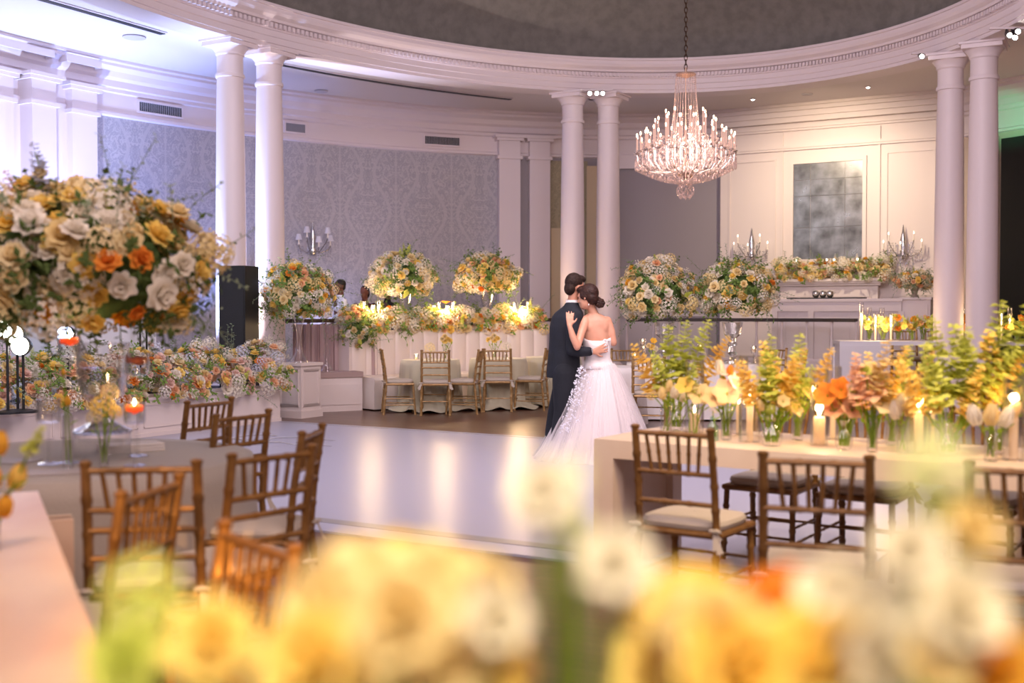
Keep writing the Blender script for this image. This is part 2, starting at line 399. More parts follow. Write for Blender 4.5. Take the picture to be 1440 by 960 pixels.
# ---------- outer wall
OA, OB = 8.8, 10.8
tP0 = hit(137, OA, OB); tP1 = hit(700, OA, OB); tN = hit(995, OA, OB+.2)
def wallseg(name, t0, t1, z0, z1, m, off=0, n=60, uv=True):
    mb = MB(); rows = []; s = 0; S_ = []; prev = None
    for i in range(n+1):
        t = t0+(t1-t0)*i/n; p = EL(OA-off, OB-off, t)
        if prev: s += (p-prev).length
        prev = p; S_.append(s); rows.append([(p.x, p.y, z0), (p.x, p.y, z1)])
    mb.grid(rows, flip=True); me = mb.mesh(name, m, True)
    u = me.uv_layers.new(name='UVMap')
    for lp in me.loops:
        vi = lp.vertex_index; u.data[lp.index].uv = (S_[vi//2], me.vertices[vi].co.z)
    return struct(link(name, me))
wallseg('wall_left', R(205), tP1-.02, 0, 4.62, dam)
wallseg('wall_back', tP1, tN-.06, 0, 4.62, grayw)
wallseg('wall_right', R(74), R(-25), 0, 5.0, mat('aisle_wall', '#b9a99c', .7))
cprof = [(0, 4.56), (.05, 4.58), (.05, 4.62), (.02, 4.64), (.02, 4.93), (.06, 4.95), (.06, 5.0), (.1, 5.02), (.1, 5.12), (.16, 5.16), (.2, 5.24), (.3, 5.30), (.3, 5.34), (.36, 5.36), (.36, 5.41)]
mb = MB(); mb.grid(sweep(cprof, OA, OB, R(-25), R(205), 160)); struct(mb.build('trim_4', paintL, angle=25))
# baseboard + chair rail of the perimeter
mb = MB(); mb.grid(sweep([(0, .25), (.04, .25), (.04, .42), (0, .44)], OA, OB, R(-25), R(205), 120)); struct(mb.build('baseboard_back', paintL))
# niche between pilasters and panelled wall: dado, cream strip, gold damask strip
def strip(name, px0, px1, z0, z1, m, off, n=8):
    t0 = hit(px0, OA-off, OB-off); t1 = hit(px1, OA-off, OB-off)
    mb = MB(); mb.grid(sweep([(off-.02, z0), (off, z0), (off, z1), (off-.02, z1)], OA, OB, t0, t1, n)); 
    e0 = [EL(OA-off, OB-off, t0, z0), EL(OA, OB, t0, z0), EL(OA, OB, t0, z1), EL(OA-off, OB-off, t0, z1)]
    e1 = [EL(OA-off, OB-off, t1, z0), EL(OA, OB, t1, z0), EL(OA, OB, t1, z1), EL(OA-off, OB-off, t1, z1)]
    mb.cap(e0); mb.cap(e1, True)
    return struct(mb.build(name, m, angle=30))
wallseg('wall_back.001', hit(772, OA, OB), hit(824, OA, OB), .25, 4.5, damg, off=.03, n=10)
strip('trim_5', 773, 788, .25, 3.15, mat('warm_cream', '#c5b295', .6), .08)
strip('trim_6', 823, 842, .25, 4.4, mat('warm_cream', '#c5b295', .6), .10)
strip('trim_7', 842, 997, 4.35, 4.62, paintL, .09)
strip('trim_8', 842, 997, .25, 1.38, mat('lavender_dado', '#b9b1b8', .6), .06)
strip('trim_9', 842, 997, 1.38, 1.46, mat('lavender_dado', '#b9b1b8', .6), .11)
# breast wall, flat, facing down the long axis
BV = 10.35; uL = -1.9; uR = 2.3
fW = lambda u, v, z: W(u, v, z)
mb = MB(); mb.box((uL, BV, 0), (uR, BV+.9, 5.4), fW); struct(mb.build('wall_back.002', paint, smooth=False))
def molding(mb, u0, u1, z0, z1, wd=.035, d=.02, v=BV):
    for a, b_ in (((u0, z0), (u1, z0+wd)), ((u0, z1-wd), (u1, z1)), ((u0, z0+wd), (u0+wd, z1-wd)), ((u1-wd, z0+wd), (u1, z1-wd))):
        mb.box((a[0], v-d, a[1]), (b_[0], v, b_[1]), fW)
def uat(px, v): 
    k = (px-720)/F; return (k*(CY+VY*v)-CX-VX*v)/(UX-k*UY)
mb = MB()
molding(mb, uat(1024, BV), uat(1090, BV), 2.0, 4.42)
molding(mb, uat(1244, BV), uL+4.05, 2.0, 4.42)
molding(mb, uat(1024, BV), uat(1090, BV), .6, 1.7); molding(mb, uat(1244, BV), uL+4.05, .6, 1.7)
for px in (1099, 1235): mb.box((uat(px, BV)-.02, BV-.03, .25), (uat(px, BV)+.02, BV, 4.9), fW)
for z, d in ((4.56, .05), (4.60, .07), (4.93, .06), (4.97, .1), (5.08, .14), (5.18, .2), (5.28, .28), (5.35, .34)):
    mb.box((uL-d*.5, BV-d, z), (uR+d*.5, BV, z+.05 if z < 5 else 5.4), fW)
mb.box((uL-.01, BV-.05, 1.72), (uR, BV, 1.78), fW); mb.box((uL, BV-.04, .25), (uR, BV, .45), fW)
struct(mb.build('trim_10', paint, smooth=False))
# doorway at the far right; flat black sheet for the shade inside its opening
dm = mat('doorway_shade', '#0b0b0b', .8)
t0 = hit(1407, OA-.05, OB-.05)
mb = MB(); rows = [[EL(OA-.06, OB-.06, t0-i*.02, .25), EL(OA-.06, OB-.06, t0-i*.02, 4.45)] for i in range(13)]; mb.grid(rows, flip=True); struct(mb.build('doorway_dark', dm))
mb = MB(); mb.grid([[EL(OA-.05, OB-.05, t0+.03, z), EL(OA-.12, OB-.12, t0+.03, z), EL(OA-.12, OB-.12, t0+.005, z), EL(OA-.05, OB-.05, t0+.005, z)] for z in (.25, 4.5)]); struct(mb.build('trim_11', paint, smooth=False))

# ---------- columns
def column(px, label):
    A_, B_ = 5.62, 7.77
    t = hit(px, A_, B_); p = EL(A_, B_, t); t_ = atan2(p.y-CY, p.x-CX)
    o = thing('column', label, 'column', (p.x, p.y, .25), -TH, 'paired round columns carrying the oval beam')
    zt = 5.25-.25
    q = MB(); q.box((-.30, -.30, -.25), (.30, .30, .10)); q.build('plinth', paintL, o, smooth=False)
    prof = [(.285, .10), (.30, .13), (.30, .17), (.275, .20), (.25, .22), (.25, .25), (.265, .27), (.265, .30), (.225, .33), (.212, .36)]
    MB().lathe(prof, 32).build('base_molding', paintL, o)
    MB().lathe([(.212, .36), (.212, 1.6), (.205, 2.8), (.192, 4.0), (.180, zt-.52)], 32).build('shaft', paintL, o)
    prof = [(.180, zt-.52), (.20, zt-.515), (.205, zt-.49), (.20, zt-.465), (.182, zt-.46), (.182, zt-.22), (.20, zt-.20), (.20, zt-.17), (.25, zt-.10), (.26, zt-.09)]
    MB().lathe(prof, 32).build('capital', paintL, o)
    q = MB(); q.box((-.27, -.27, zt-.09), (.27, .27, zt-.03)); q.box((-.30, -.30, zt-.03), (.30, .30, zt)); q.build('abacus', paintL, o, smooth=False)
    return o
column(324, 'white column lit blue, left one of the pair behind the black speaker')
column(379, 'white column beside the flowers on the pedestal, right one of the speaker pair')
column(803, 'white column directly behind the head of the groom, left of its pair')
column(853, 'white column just behind the bride, right of its pair')
column(1335, 'mauve column right of the panelled fireplace wall, left of its pair')
column(1382, 'mauve column next to the dark doorway, right of its pair')
# ---------- pilasters against the outer wall
def pilaster(px0, px1, label, m=paintL, dep=.16, z1=4.95):
    t0 = hit(px0, OA-dep, OB-dep); t1 = hit(px1, OA-dep, OB-dep)
    a = EL(OA-dep, OB-dep, t0); b_ = EL(OA-dep, OB-dep, t1); mid = (a+b_)/2; d = (b_-a); L_ = d.length/2; ang = atan2(d.y, d.x)
    o = thing('pilaster', label, 'pilaster', (mid.x, mid.y, .25), ang, 'square pilasters against the aisle wall')
    z1 -= .25
    MB().box((-L_, -.02, .2), (L_, dep-.02, z1-.42)).build('shaft', m, o, smooth=False)
    MB().box((-L_-.04, -.06, 0), (L_+.04, dep-.02, .2)).build('base', m, o, smooth=False)
    q = MB(); q.box((-L_, -.02, z1-.42), (L_, dep-.02, z1-.06)); q.box((-L_-.04, -.06, z1-.46), (L_+.04, dep-.02, z1-.40)); q.box((-L_-.06, -.08, z1-.1), (L_+.06, dep-.02, z1-.05)); q.box((-L_-.1, -.12, z1-.05), (L_+.1, dep-.02, z1))
    q.build('capital', m, o, smooth=False)
pilaster(700, 730, 'square white pilaster ending the damask wall, left of its pair')
pilaster(743, 772, 'square white pilaster left of the columns behind the groom')
pilaster(102, 137, 'blue lit white pilaster at the left end of the damask wall')
pilaster(46, 80, 'blue lit white pilaster above the large foreground flowers, farther left', dep=.3)
pilaster(-70, 20, 'wide white pier at the left edge, washed out by the uplight', dep=.1)
# projecting cornice blocks on the left
strip('trim_12', -60, 80, 5.20, 5.30, paintL, .40); strip('trim_13', 96, 145, 5.20, 5.30, paintL, .38); strip('trim_14', -70, 104, .25, 4.6, paintL, .05)

# ---------- ceiling fixtures
def slot(pxs, label):
    q = MB(); rows = []
    for px, py in pxs:
        Y = (5.39-EYE)*F/(HOR-py); p = V((X(px, Y), Y, 5.385)); rows.append(p)
    fr = thing('slot_diffuser', label, 'air diffuser', rows[0], group='black air slots in the aisle ceiling')
    pts = []; n = 14
    a, b_ = rows[0], rows[-1]; m_ = rows[1] if len(rows) > 2 else (a+b_)/2
    for i in range(n+1):
        t = i/n; c = m_*2 - (a+b_)*.5
        p = a*(1-t)**2 + c*2*t*(1-t) + b_*t*t; pts.append(p)
    for nm, wd, zz, m in (('frame', .09, 0.0, paintL), ('slot', .05, -.008, blackm)):
        q = MB(); rr = []
        for i, p in enumerate(pts):
            d = (pts[min(i+1, n)]-pts[max(i-1, 0)]).normalized(); s_ = V((-d.y, d.x, 0))
            rr.append([p-rows[0]+s_*wd+V((0, 0, .012+zz)), p-rows[0]+s_*wd+V((0, 0, zz)), p-rows[0]-s_*wd+V((0, 0, zz)), p-rows[0]-s_*wd+V((0, 0, .012+zz))])
        q.grid(rr); q.build(nm, m, fr, smooth=False)
slot([(45, -3), (145, 25), (232, 50)], 'black slot in the bright blue ceiling at the top left')
slot([(398, 93), (560, 121), (718, 141)], 'long black slot in the ceiling between the column pairs')
def vent(px0, px1, z0, z1, label):
    t0 = hit(px0, OA-.03, OB-.03); t1 = hit(px1, OA-.03, OB-.03); a = EL(OA-.03, OB-.03, t0); b_ = EL(OA-.03, OB-.03, t1); d = b_-a
    o = thing('air_vent', label, 'air vent', ((a+b_)/2).xy.to_3d()+V((0, 0, z0)), atan2(d.y, d.x), 'wall vents under the cornice'); L_ = d.length/2; h = z1-z0
    MB().box((-L_, -.012, 0), (L_, .02, h)).build('backing', blackm, o, smooth=False)
    q = MB(); wd = .03
    for lo, hi in (((-L_-wd, -wd), (L_+wd, 0)), ((-L_-wd, h), (L_+wd, h+wd)), ((-L_-wd, 0), (-L_, h)), ((L_, 0), (L_+wd, h))): q.box((lo[0], -.03, lo[1]), (hi[0], .02, hi[1]))
    q.build('frame', paintL, o, smooth=False)
    q = MB(); n = 22
    for i in range(1, n): q.box((-L_+2*L_*i/n-.004, -.024, 0), (-L_+2*L_*i/n+.004, -.012, h))
    q.build('slats', mat('vent_grey', '#a9a6ad', .4), o, smooth=False)
vent(196, 255, 4.72, 4.87, 'white air vent nearest the left pilasters'); vent(401, 428, 4.72, 4.87, 'small air vent just right of the second column'); vent(596, 644, 4.72, 4.87, 'air vent above the middle of the damask wall')
def spk(px, py, label, r=.16):
    Y = (5.39-EYE)*F/(HOR-py)
    o = MB().lathe([(r, 0), (r, -.012), (r*.9, -.016), (.01, -.016)], 24).build('ceiling_speaker', mat('speaker_grille', '#bdb6bb', .7), loc=(X(px, Y), Y, 5.392)); tag(o, label, 'ceiling speaker')
spk(192, 55, 'round white speaker in the bright ceiling'); spk(1133, 134, 'small round ceiling fitting above the panelled wall', .1); spk(453, 130, 'round flush speaker in ceiling right of the second column', .12)
def track(pts, label, base):
    o = thing('track_light', label, 'spotlight', base)
    MB().box((-.28, -.02, -.03), (.28, .02, 0)).build('track', paintL, o, smooth=False)
    for dx, dz in pts:
        h = MB().tube([(dx, 0, -.03), (dx, -.03, dz), (dx, -.10, dz-.03)], [.012, .035, .045], 12).build('lamp_head', mat('lamp_black', '#2b2628', .4), o)
        MB().ell((dx, -.105, dz-.032), (.034, .014, .034)).build('bulb', led, h)
p = EL(5.38, 7.53, hit(836, 5.38, 7.53), 5.25); track([(-.12, -.06), (.0, -.06), (.1, -.06)], 'cluster of three bright spots above the columns behind the couple', p+V((0, -.1, .03)))
p = EL(5.38, 7.53, hit(1303, 5.38, 7.53), 5.22); track([(-.16, -.05), (.2, -.02)], 'twin spotlights on the beam left of the mauve columns', p+V((0, -.1, .08)))
p = EL(5.38, 7.53, hit(1413, 5.38, 7.53), 5.17); track([(-.05, -.10), (.06, -.05), (.02, -.13)], 'spotlight cluster at the top right edge', p+V((0, -.1, .05)))
for px, py, lb in ((1057, 141, 'tiny lit downlight right of the chandelier chain'), (1218, 124, 'tiny lit downlight above the wall mirror')):
    Y = (5.39-EYE)*F/(HOR-py); o = thing('downlight', lb, 'downlight', (X(px, Y), Y, 5.4))
    MB().lathe([(.05, 0), (.05, -.02), (.035, -.02)], 16).build('rim', paintL, o); MB().ell((0, 0, -.02), (.028, .028, .014)).build('bulb', led, o)

# ---------- balustrade round the raised deck
def balustrade(px0, px1, label):
    a_, b_ = 5.95, 8.08
    t0, t1 = hit(px0, a_, b_), hit(px1, a_, b_)
    o = thing('balustrade', label, 'railing', EL(a_, b_, (t0+t1)/2, .25))
    base = o.location.copy()
    def rel(p): return p-base
    n = 24; path = [EL(a_, b_, t0+(t1-t0)*i/n) for i in range(n+1)]
    for nm, w_, z0, z1, m in (('handrail', .05, 1.30, 1.36, darkw), ('lower_panel', .03, .25, .62, paintL), ('cap_molding', .05, .62, .67, paintL)):
        q = MB(); rr = []
        for i in range(n+1):
            t = t0+(t1-t0)*i/n
            rr.append([rel(EL(a_+s*w_, b_+s*w_, t, z)) for s, z in ((-1, z0), (-1, z1), (1, z1), (1, z0))])
        q.grid(rr, cv=True); q.cap(rr[0]); q.cap(rr[-1], True); q.build(nm, m, o, smooth=False)
    L_ = sum((path[i+1]-path[i]).length for i in range(n)); k = max(2, int(L_/.42))
    bm_ = MB().lathe([(.03, 0), (.03, .05), (.018, .1), (.03, .25), (.016, .45), (.022, .6), (.03, .64)], 10).mesh('baluster', paintL)
    for i in range(k+1): link('baluster', bm_, o, rel(EL(a_, b_, t0+(t1-t0)*i/k, .67)))
balustrade(880, 1206, 'white railing with dark handrail in front of the panelled bar')
balustrade(398, 600, 'dark railing behind the pedestal flowers and the waiters')
balustrade(602, 792, 'dark railing behind the right half of the booth, ending at the columns')

# ---------- banquette
def banq(t0, t1, n, label):
    a_, b_ = 5.15, 7.45
    o = thing('banquette', label, 'booth seat', EL(a_, b_, (t0+t1)/2, 0)); base = o.location.copy()
    m = 42; rr = []; seam = []
    for i in range(m*4+1):
        t = t0+(t1-t0)*i/(m*4); ph = (i/(m*4)*14) % 1; bul = .035*(sin(pi*ph))**.5
        A = lambda off, z: EL(a_+off, b_+off, t, z)-base
        rr.append([A(0, .05), A(-bul, .12), A(-bul, 1.10), A(-bul*.6+.01, 1.16), A(.05, 1.18), A(.32, 1.18), A(.34, 1.14), A(.34, .05)])
    q = MB(); q.grid(rr); q.cap(rr[0], True); q.cap(rr[-1]); q.build('back', vinyl, o, angle=35)
    rr = []
    for i in range(41):
        t = t0-.004+(t1-t0)*i/40
        A = lambda off, z: EL(a_+off, b_+off, t, z)-base
        rr.append([A(-.02, .02), A(-.56, .02), A(-.56, .36), A(-.57, .38), A(-.57, .45), A(-.54, .49), A(-.02, .50)])
    q = MB(); q.grid(rr); q.cap(rr[0], True); q.cap(rr[-1]); q.build('seat', vinyl, o, angle=35)
    # end panel
    q = MB(); te = t0+.002
    for (o0, o1, z0, z1, d) in ((-.03, .37, 0, 1.2, .02), ):
        A = lambda off, z, dt: EL(a_+off, b_+off, te+dt, z)-base
        n_ = len(q.v); q.v += [A(o0, z0, 0), A(o1, z0, 0), A(o1, z0, .008), A(o0, z0, .008), A(o0, z1, 0), A(o1, z1, 0), A(o1, z1, .008), A(o0, z1, .008)]
        q.f += [(n_, n_+3, n_+2, n_+1), (n_+4, n_+5, n_+6, n_+7), (n_, n_+1, n_+5, n_+4), (n_+1, n_+2, n_+6, n_+5), (n_+2, n_+3, n_+7, n_+6), (n_+3, n_, n_+4, n_+7)]
    q.v = [tuple(x) for x in q.v]; q.build('end_panel', paint, o, smooth=False)
tb0 = hit(493, 5.15, 7.45); tb1 = hit(768, 5.15, 7.45)
banq(tb0, tb1, 1, 'long curved white booth with channelled back behind the small round tables')

# small bench left of the booth, with drape behind
def obox(name, label, cat, c, rz, parts, group=None):
    o = thing(name, label, cat, c, rz, group)
    for nm, lo, hi, m in parts: MB().box(lo, hi).build(nm, m, o, smooth=False)
    return o
bp = V((X(465, 16.9), 16.9, 0))
o = obox('window_bench', 'low white bench between the flower pedestal and the booth', 'bench', bp, R(28), [
    ('base', (-.45, -.2, 0), (.42, .25, .5), paint), ('seat_pad', (-.46, -.22, .5), (.43, .25, .58), mat('rose_velvet', '#a58d88', .7)), ('panel_molding', (-.4, -.215, .1), (.38, -.2, .4), paint)])
q = MB(); rr = []
for i in range(90):
    x = -.62+i*.014; y = .42+.035*sin(i*.8)+.015*sin(i*2.1); rr.append([bp+V((x, y+.28*x, .25)), bp+V((x*.98, y+.28*x, 1.28))])
q.grid(rr, flip=True); o = q.build('drape', mat('mauve_drape', '#b59c9b', .8)); tag(o, 'mauve drape hanging from the railing behind the low bench', 'curtain')
# pedestal
c = V((-2.9, 15.62, 0)); pc = c + V((-UX, -UY, 0))*.21 + V((VX, VY, 0))*.21
o = thing('pedestal', 'white panelled pedestal under the tall flowers left of the booth', 'pedestal', pc, -TH)
MB().box((-.21, -.21, 0), (.21, .21, .74)).build('body', paint, o, smooth=False)
q = MB(); q.box((-.235, -.235, .72), (.235, .235, .76)); q.build('top', paint, o, smooth=False)
q = MB(); q.box((-.23, -.23, 0), (.23, .23, .1))
for s in (-1, 1):
    for (z0, z1) in ((.16, .19), (.64, .67)): q.box((-.17, -.222, z0), (.17, -.21, z1)); q.box((.21, -.17, z0), (.222, .17, z1))
    q.box((s*.16-.012, -.222, .16), (s*.16+.012, -.21, .67)); q.box((.21, s*.16-.012, .16), (.222, s*.16+.012, .67))
q.build('molding', paint, o, smooth=False)

# ---------- stage: front planter, deck, gear
o = thing('stage_planter', 'long low white panelled box edging the stage, flowers on top', 'planter', W(-4.65, -2.4, 0), -TH)
MB().box((-.25, -3.2, 0), (.25, 2.65, .44)).build('body', paint, o, smooth=False)
MB().box((-.27, -3.22, .44), (.27, 2.67, .47)).build('top', paint, o, smooth=False)
q = MB(); q.box((.25, -3.2, 0), (.265, 2.66, .06)); y = -3.1
while y < 2.5:
    for lo, hi in (((y, .12), (y+1.05, .135)), ((y, .38), (y+1.05, .395)), ((y, .12), (y+.015, .395)), ((y+1.035, .12), (y+1.05, .395))): q.box((.25, lo[0], lo[1]), (.262, hi[0], hi[1]))
    y += 1.14
q.build('molding', paint, o, smooth=False)
o = thing('stage', 'low dark stage deck behind the flower box', 'stage', W(-5.9, -2.4, 0), -TH)
MB().box((-.95, -3.2, .26), (.95, 2.5, .46)).build('deck', mat('stage_carpet', '#26262c', .9), o, smooth=False)
MB().box((-.9, -3.15, 0), (.9, 2.45, .26)).build('skirt', blackm, o, smooth=False)
# loudspeaker on the stage
p = V((X(334, 15.3), 15.3, .46)); o = thing('loudspeaker', 'tall black loudspeaker in front of the blue lit column', 'loudspeaker', p, R(-14))
MB().box((-.19, -.15, .0), (.19, .25, 1.62)).build('cabinet', blackm, o, smooth=False)
q = MB(); q.box((-.17, -.158, .05), (.17, -.15, 1.57)); q.build('grille', mat('speaker_mesh', '#202124', .75, bump=(200, .8)), o, smooth=False)
q = MB(); q.box((-.21, .0, .05), (-.192, .12, .5)); q.build('handle', mat('handle_grey', '#6f7480', .4), o, smooth=False)
# white lit booth and gear on stage
o = obox('dj_booth', 'white panelled music booth glowing blue behind the foreground flowers', 'dj booth', W(-5.6, -1.9, .46), -TH, [
    ('front_panel', (.3, -.8, 0), (.35, .8, .95), mat('white_panel', '#dfe3ee', .4)), ('side_panel', (-.3, -.8, 0), (.3, -.76, .95), mat('white_panel', '#dfe3ee', .4)), ('top', (-.35, -.82, .95), (.37, .82, .99), blackm), ('mixer', (-.2, -.3, .99), (.15, .3, 1.07), blackm)])
for i, (px, py, lb) in enumerate(((10, 462, 'bright white stage light at the left edge'), (32, 486, 'bright white stage light beside the edge one'), (24, 470, 'bright stage light between its two neighbours'), (95, 470, 'blue white stage light under the big bouquet'))):
    Y = 11.2+i*.1 if i < 3 else 12.4; q_ = P(px, py, Y)
    o = thing('stage_light', lb, 'stage light', (q_.x, q_.y, .46), group='lights on the stage floor'); h = q_.z-.46
    MB().tube([(0, 0, 0), (0, 0, h)], .014, 8).build('stand', blackm, o); 
    b_ = MB().lathe([(.14, 0), (.14, .02), (.02, .03)], 12).build('foot', blackm, o)
    MB().tube([(0, .12, h), (0, -.03, h), (0, -.07, h)], [.05, .10, .10], 16).build('lamp_head', blackm, o)
    MB().lathe([(.09, 0), (.05, .02), (.001, .025)], 16).build('lens', ledb if i == 3 else led, o, loc=(0, -.072, h)).rotation_euler = (pi/2, 0, 0)
for px, lb in ((197, 'black microphone stand on stage left of the taller one'), (206, 'black microphone stand nearest the loudspeaker')):
    o = thing('microphone_stand', lb, 'microphone stand', (X(px, 13.9), 13.9, .46)); MB().tube([(0, 0, 0), (0, 0, .9), (.1, -.1, 1.15)], .013, 6).build('pole', blackm, o); MB().lathe([(.13, 0), (.13, .02), (.02, .03)], 16).build('foot', blackm, o); MB().ell((.11, -.11, 1.17), (.03, .03, .045)).build('microphone', blackm, o)

# ---------- fireplace wall furniture
mz = 2.09
uc = (uat(1085, 10.1)+uat(1245, 10.1))/2; uw = (uat(1245, 10.1)-uat(1085, 10.1))/2
o = thing('fireplace_mantel', 'cream mantelpiece under the mirror with a flower garland along its shelf', 'mantel', W(uc, BV, .25), -TH)
q = MB(); zz = mz-.25
q.box((-uw, -.34, zz-.05), (uw, 0, zz)); q.box((-uw+.05, -.30, zz-.09), (uw-.05, 0, zz-.05)); q.box((-uw+.09, -.26, zz-.13), (uw-.09, 0, zz-.09)); q.build('shelf', paint, o, smooth=False)
q = MB(); q.box((-uw+.15, -.2, 0), (uw-.15, 0, zz-.13)); q.box((-uw+.12, -.22, zz-.42), (uw-.12, -.2, zz-.38)); q.box((-uw+.3, -.215, zz-.34), (uw-.3, -.2, zz-.2)); q.build('surround', paint, o, smooth=False)
# mirror of antiqued panes
mm = bpy.data.materials.new('antique_mirror'); mm.use_nodes = True; nt = mm.node_tree; bb = nt.nodes['Principled BSDF']; bb.inputs['Metallic'].default_value = .75
n = nt.nodes.new('ShaderNodeTexNoise'); n.inputs['Scale'].default_value = 3.2; n.inputs['Detail'].default_value = 6; cr = nt.nodes.new('ShaderNodeValToRGB')
tc = nt.nodes.new('ShaderNodeTexCoord'); nt.links.new(tc.outputs['Object'], n.inputs[0]); nt.links.new(n.outputs[0], cr.inputs[0]); nt.links.new(cr.outputs[0], bb.inputs['Base Color'])
cr.color_ramp.elements[0].position = .3; cr.color_ramp.elements[0].color = lin('#4d4d4c'); cr.color_ramp.elements[1].position = .62; cr.color_ramp.elements[1].color = lin('#8f8d8a')
mr = nt.nodes.new('ShaderNodeMapRange'); mr.inputs[3].default_value = .45; mr.inputs[4].default_value = .18; nt.links.new(n.outputs[0], mr.inputs[0]); nt.links.new(mr.outputs[0], bb.inputs['Roughness'])
u0, u1 = uat(1115, BV), uat(1212, BV)
Ym = onv(1163, BV).y; z0 = EYE+(440-364)/F*Ym; z1 = EYE+(440-229)/F*Ym
o = thing('wall_mirror', 'tall antiqued mirror of smoky panes above the mantel', 'mirror', W((u0+u1)/2, BV-.012, z0), -TH)
uw2 = (u1-u0)/2; H = z1-z0
us = [-uw2, -uw2*.5, uw2*.5, uw2]; zs = [0, H*.33, H*.66, H*.83, H]
for i in range(3):
    for j in range(4):
        tl = rnd.uniform(-.01, .01); q = MB(); q.box((us[i]+.003, -.006, zs[j]+.003), (us[i+1]-.003, 0.004, zs[j+1]-.003), lambda x, y, z: (x, y+tl*(x+z*.3), z)); q.build('pane', mm, o, smooth=False)
q = MB()
for lo, hi in (((-uw2-.07, -.08), (uw2+.07, 0)), ((-uw2-.07, H), (uw2+.07, H+.08)), ((-uw2-.07, 0), (-uw2, H)), ((uw2, 0), (uw2+.07, H))): q.box((lo[0], -.03, lo[1]), (hi[0], .012, hi[1]))
q.build('frame', paint, o, smooth=False)
# bar counter
bv = 8.75; ub0, ub1 = uat(1086, bv), uat(1268, bv); Yb = onv(1170, bv).y; zb = EYE+(440-420)/F*Yb-.25
barm = mat('bar_paint', '#c9bec2', .5)
o = thing('bar_counter', 'lavender grey panelled bar counter in front of the fireplace', 'bar counter', W((ub0+ub1)/2, bv, .25), -TH); hw = (ub1-ub0)/2
MB().box((-hw, 0, 0), (hw, .55, zb-.05)).build('body', barm, o, smooth=False)
MB().box((-hw-.04, -.05, zb-.05), (hw+.02, .6, zb)).build('counter_top', barm, o, smooth=False)
q = MB(); q.box((-hw, -.03, 0), (hw, 0, .18)); q.box((-hw, -.03, zb-.22), (hw, 0, zb-.05)); 
for k in (-1, -.42, .95): q.box((hw*k, -.03, .18), (hw*k+.1, 0, zb-.22))
for k in (-.8, -.6, -.1, .2, .45, .7): q.box((hw*k, -.008, .18), (hw*k+.02, 0, zb-.22))
q.build('molding', barm, o, smooth=False)
for k, (px0, px1) in enumerate(((1107, 1122), (1126, 1216))):
    a_, b_ = uat(px0, bv+.15), uat(px1, bv+.15); o = MB().box((-(b_-a_)/2, -.1, 0), ((b_-a_)/2, .1, .025)).build('bar_mat', blackm, smooth=False, loc=W((a_+b_)/2, bv+.2, .25+zb)); o.rotation_euler = (0, 0, -TH)
    tag(o, ('short', 'long')[k]+' black bar mat on the panelled counter', 'bar mat')
for k, px in enumerate((1147, 1157, 1167)):
    p_ = onv(px, bv+.2, .25+zb+.025); o = thing('serving_pot', 'round chrome pot on the bar mat, %s of three' % ('left', 'middle', 'right')[k], 'pot', p_, group='chrome pots on the bar')
    MB().lathe([(.03, 0), (.055, .02), (.065, .07), (.05, .11), (.015, .125)], 16).build('body', chrome, o); MB().tube([(.06, 0, .06), (.1, 0, .08), (.06, 0, .1)], .006, 6).build('handle', chrome, o)
p_ = onv(1287, bv+.1); zc = EYE+(440-418)/F*p_.y-.25
o = thing('end_cabinet', 'grey end cabinet at the right of the bar carrying a small bouquet', 'cabinet', (p_.x, p_.y, .25), -TH)
MB().box((-.22, -.1, 0), (.26, .4, zc-.04)).build('body', barm, o, smooth=False); MB().box((-.24, -.13, zc-.04), (.28, .42, zc)).build('top', barm, o, smooth=False)
MB().box((-.18, -.115, .1), (.22, -.1, zc-.12)).build('door', barm, o, smooth=False)
endcab = (p_.x+.02, p_.y+.1, .25+zc)

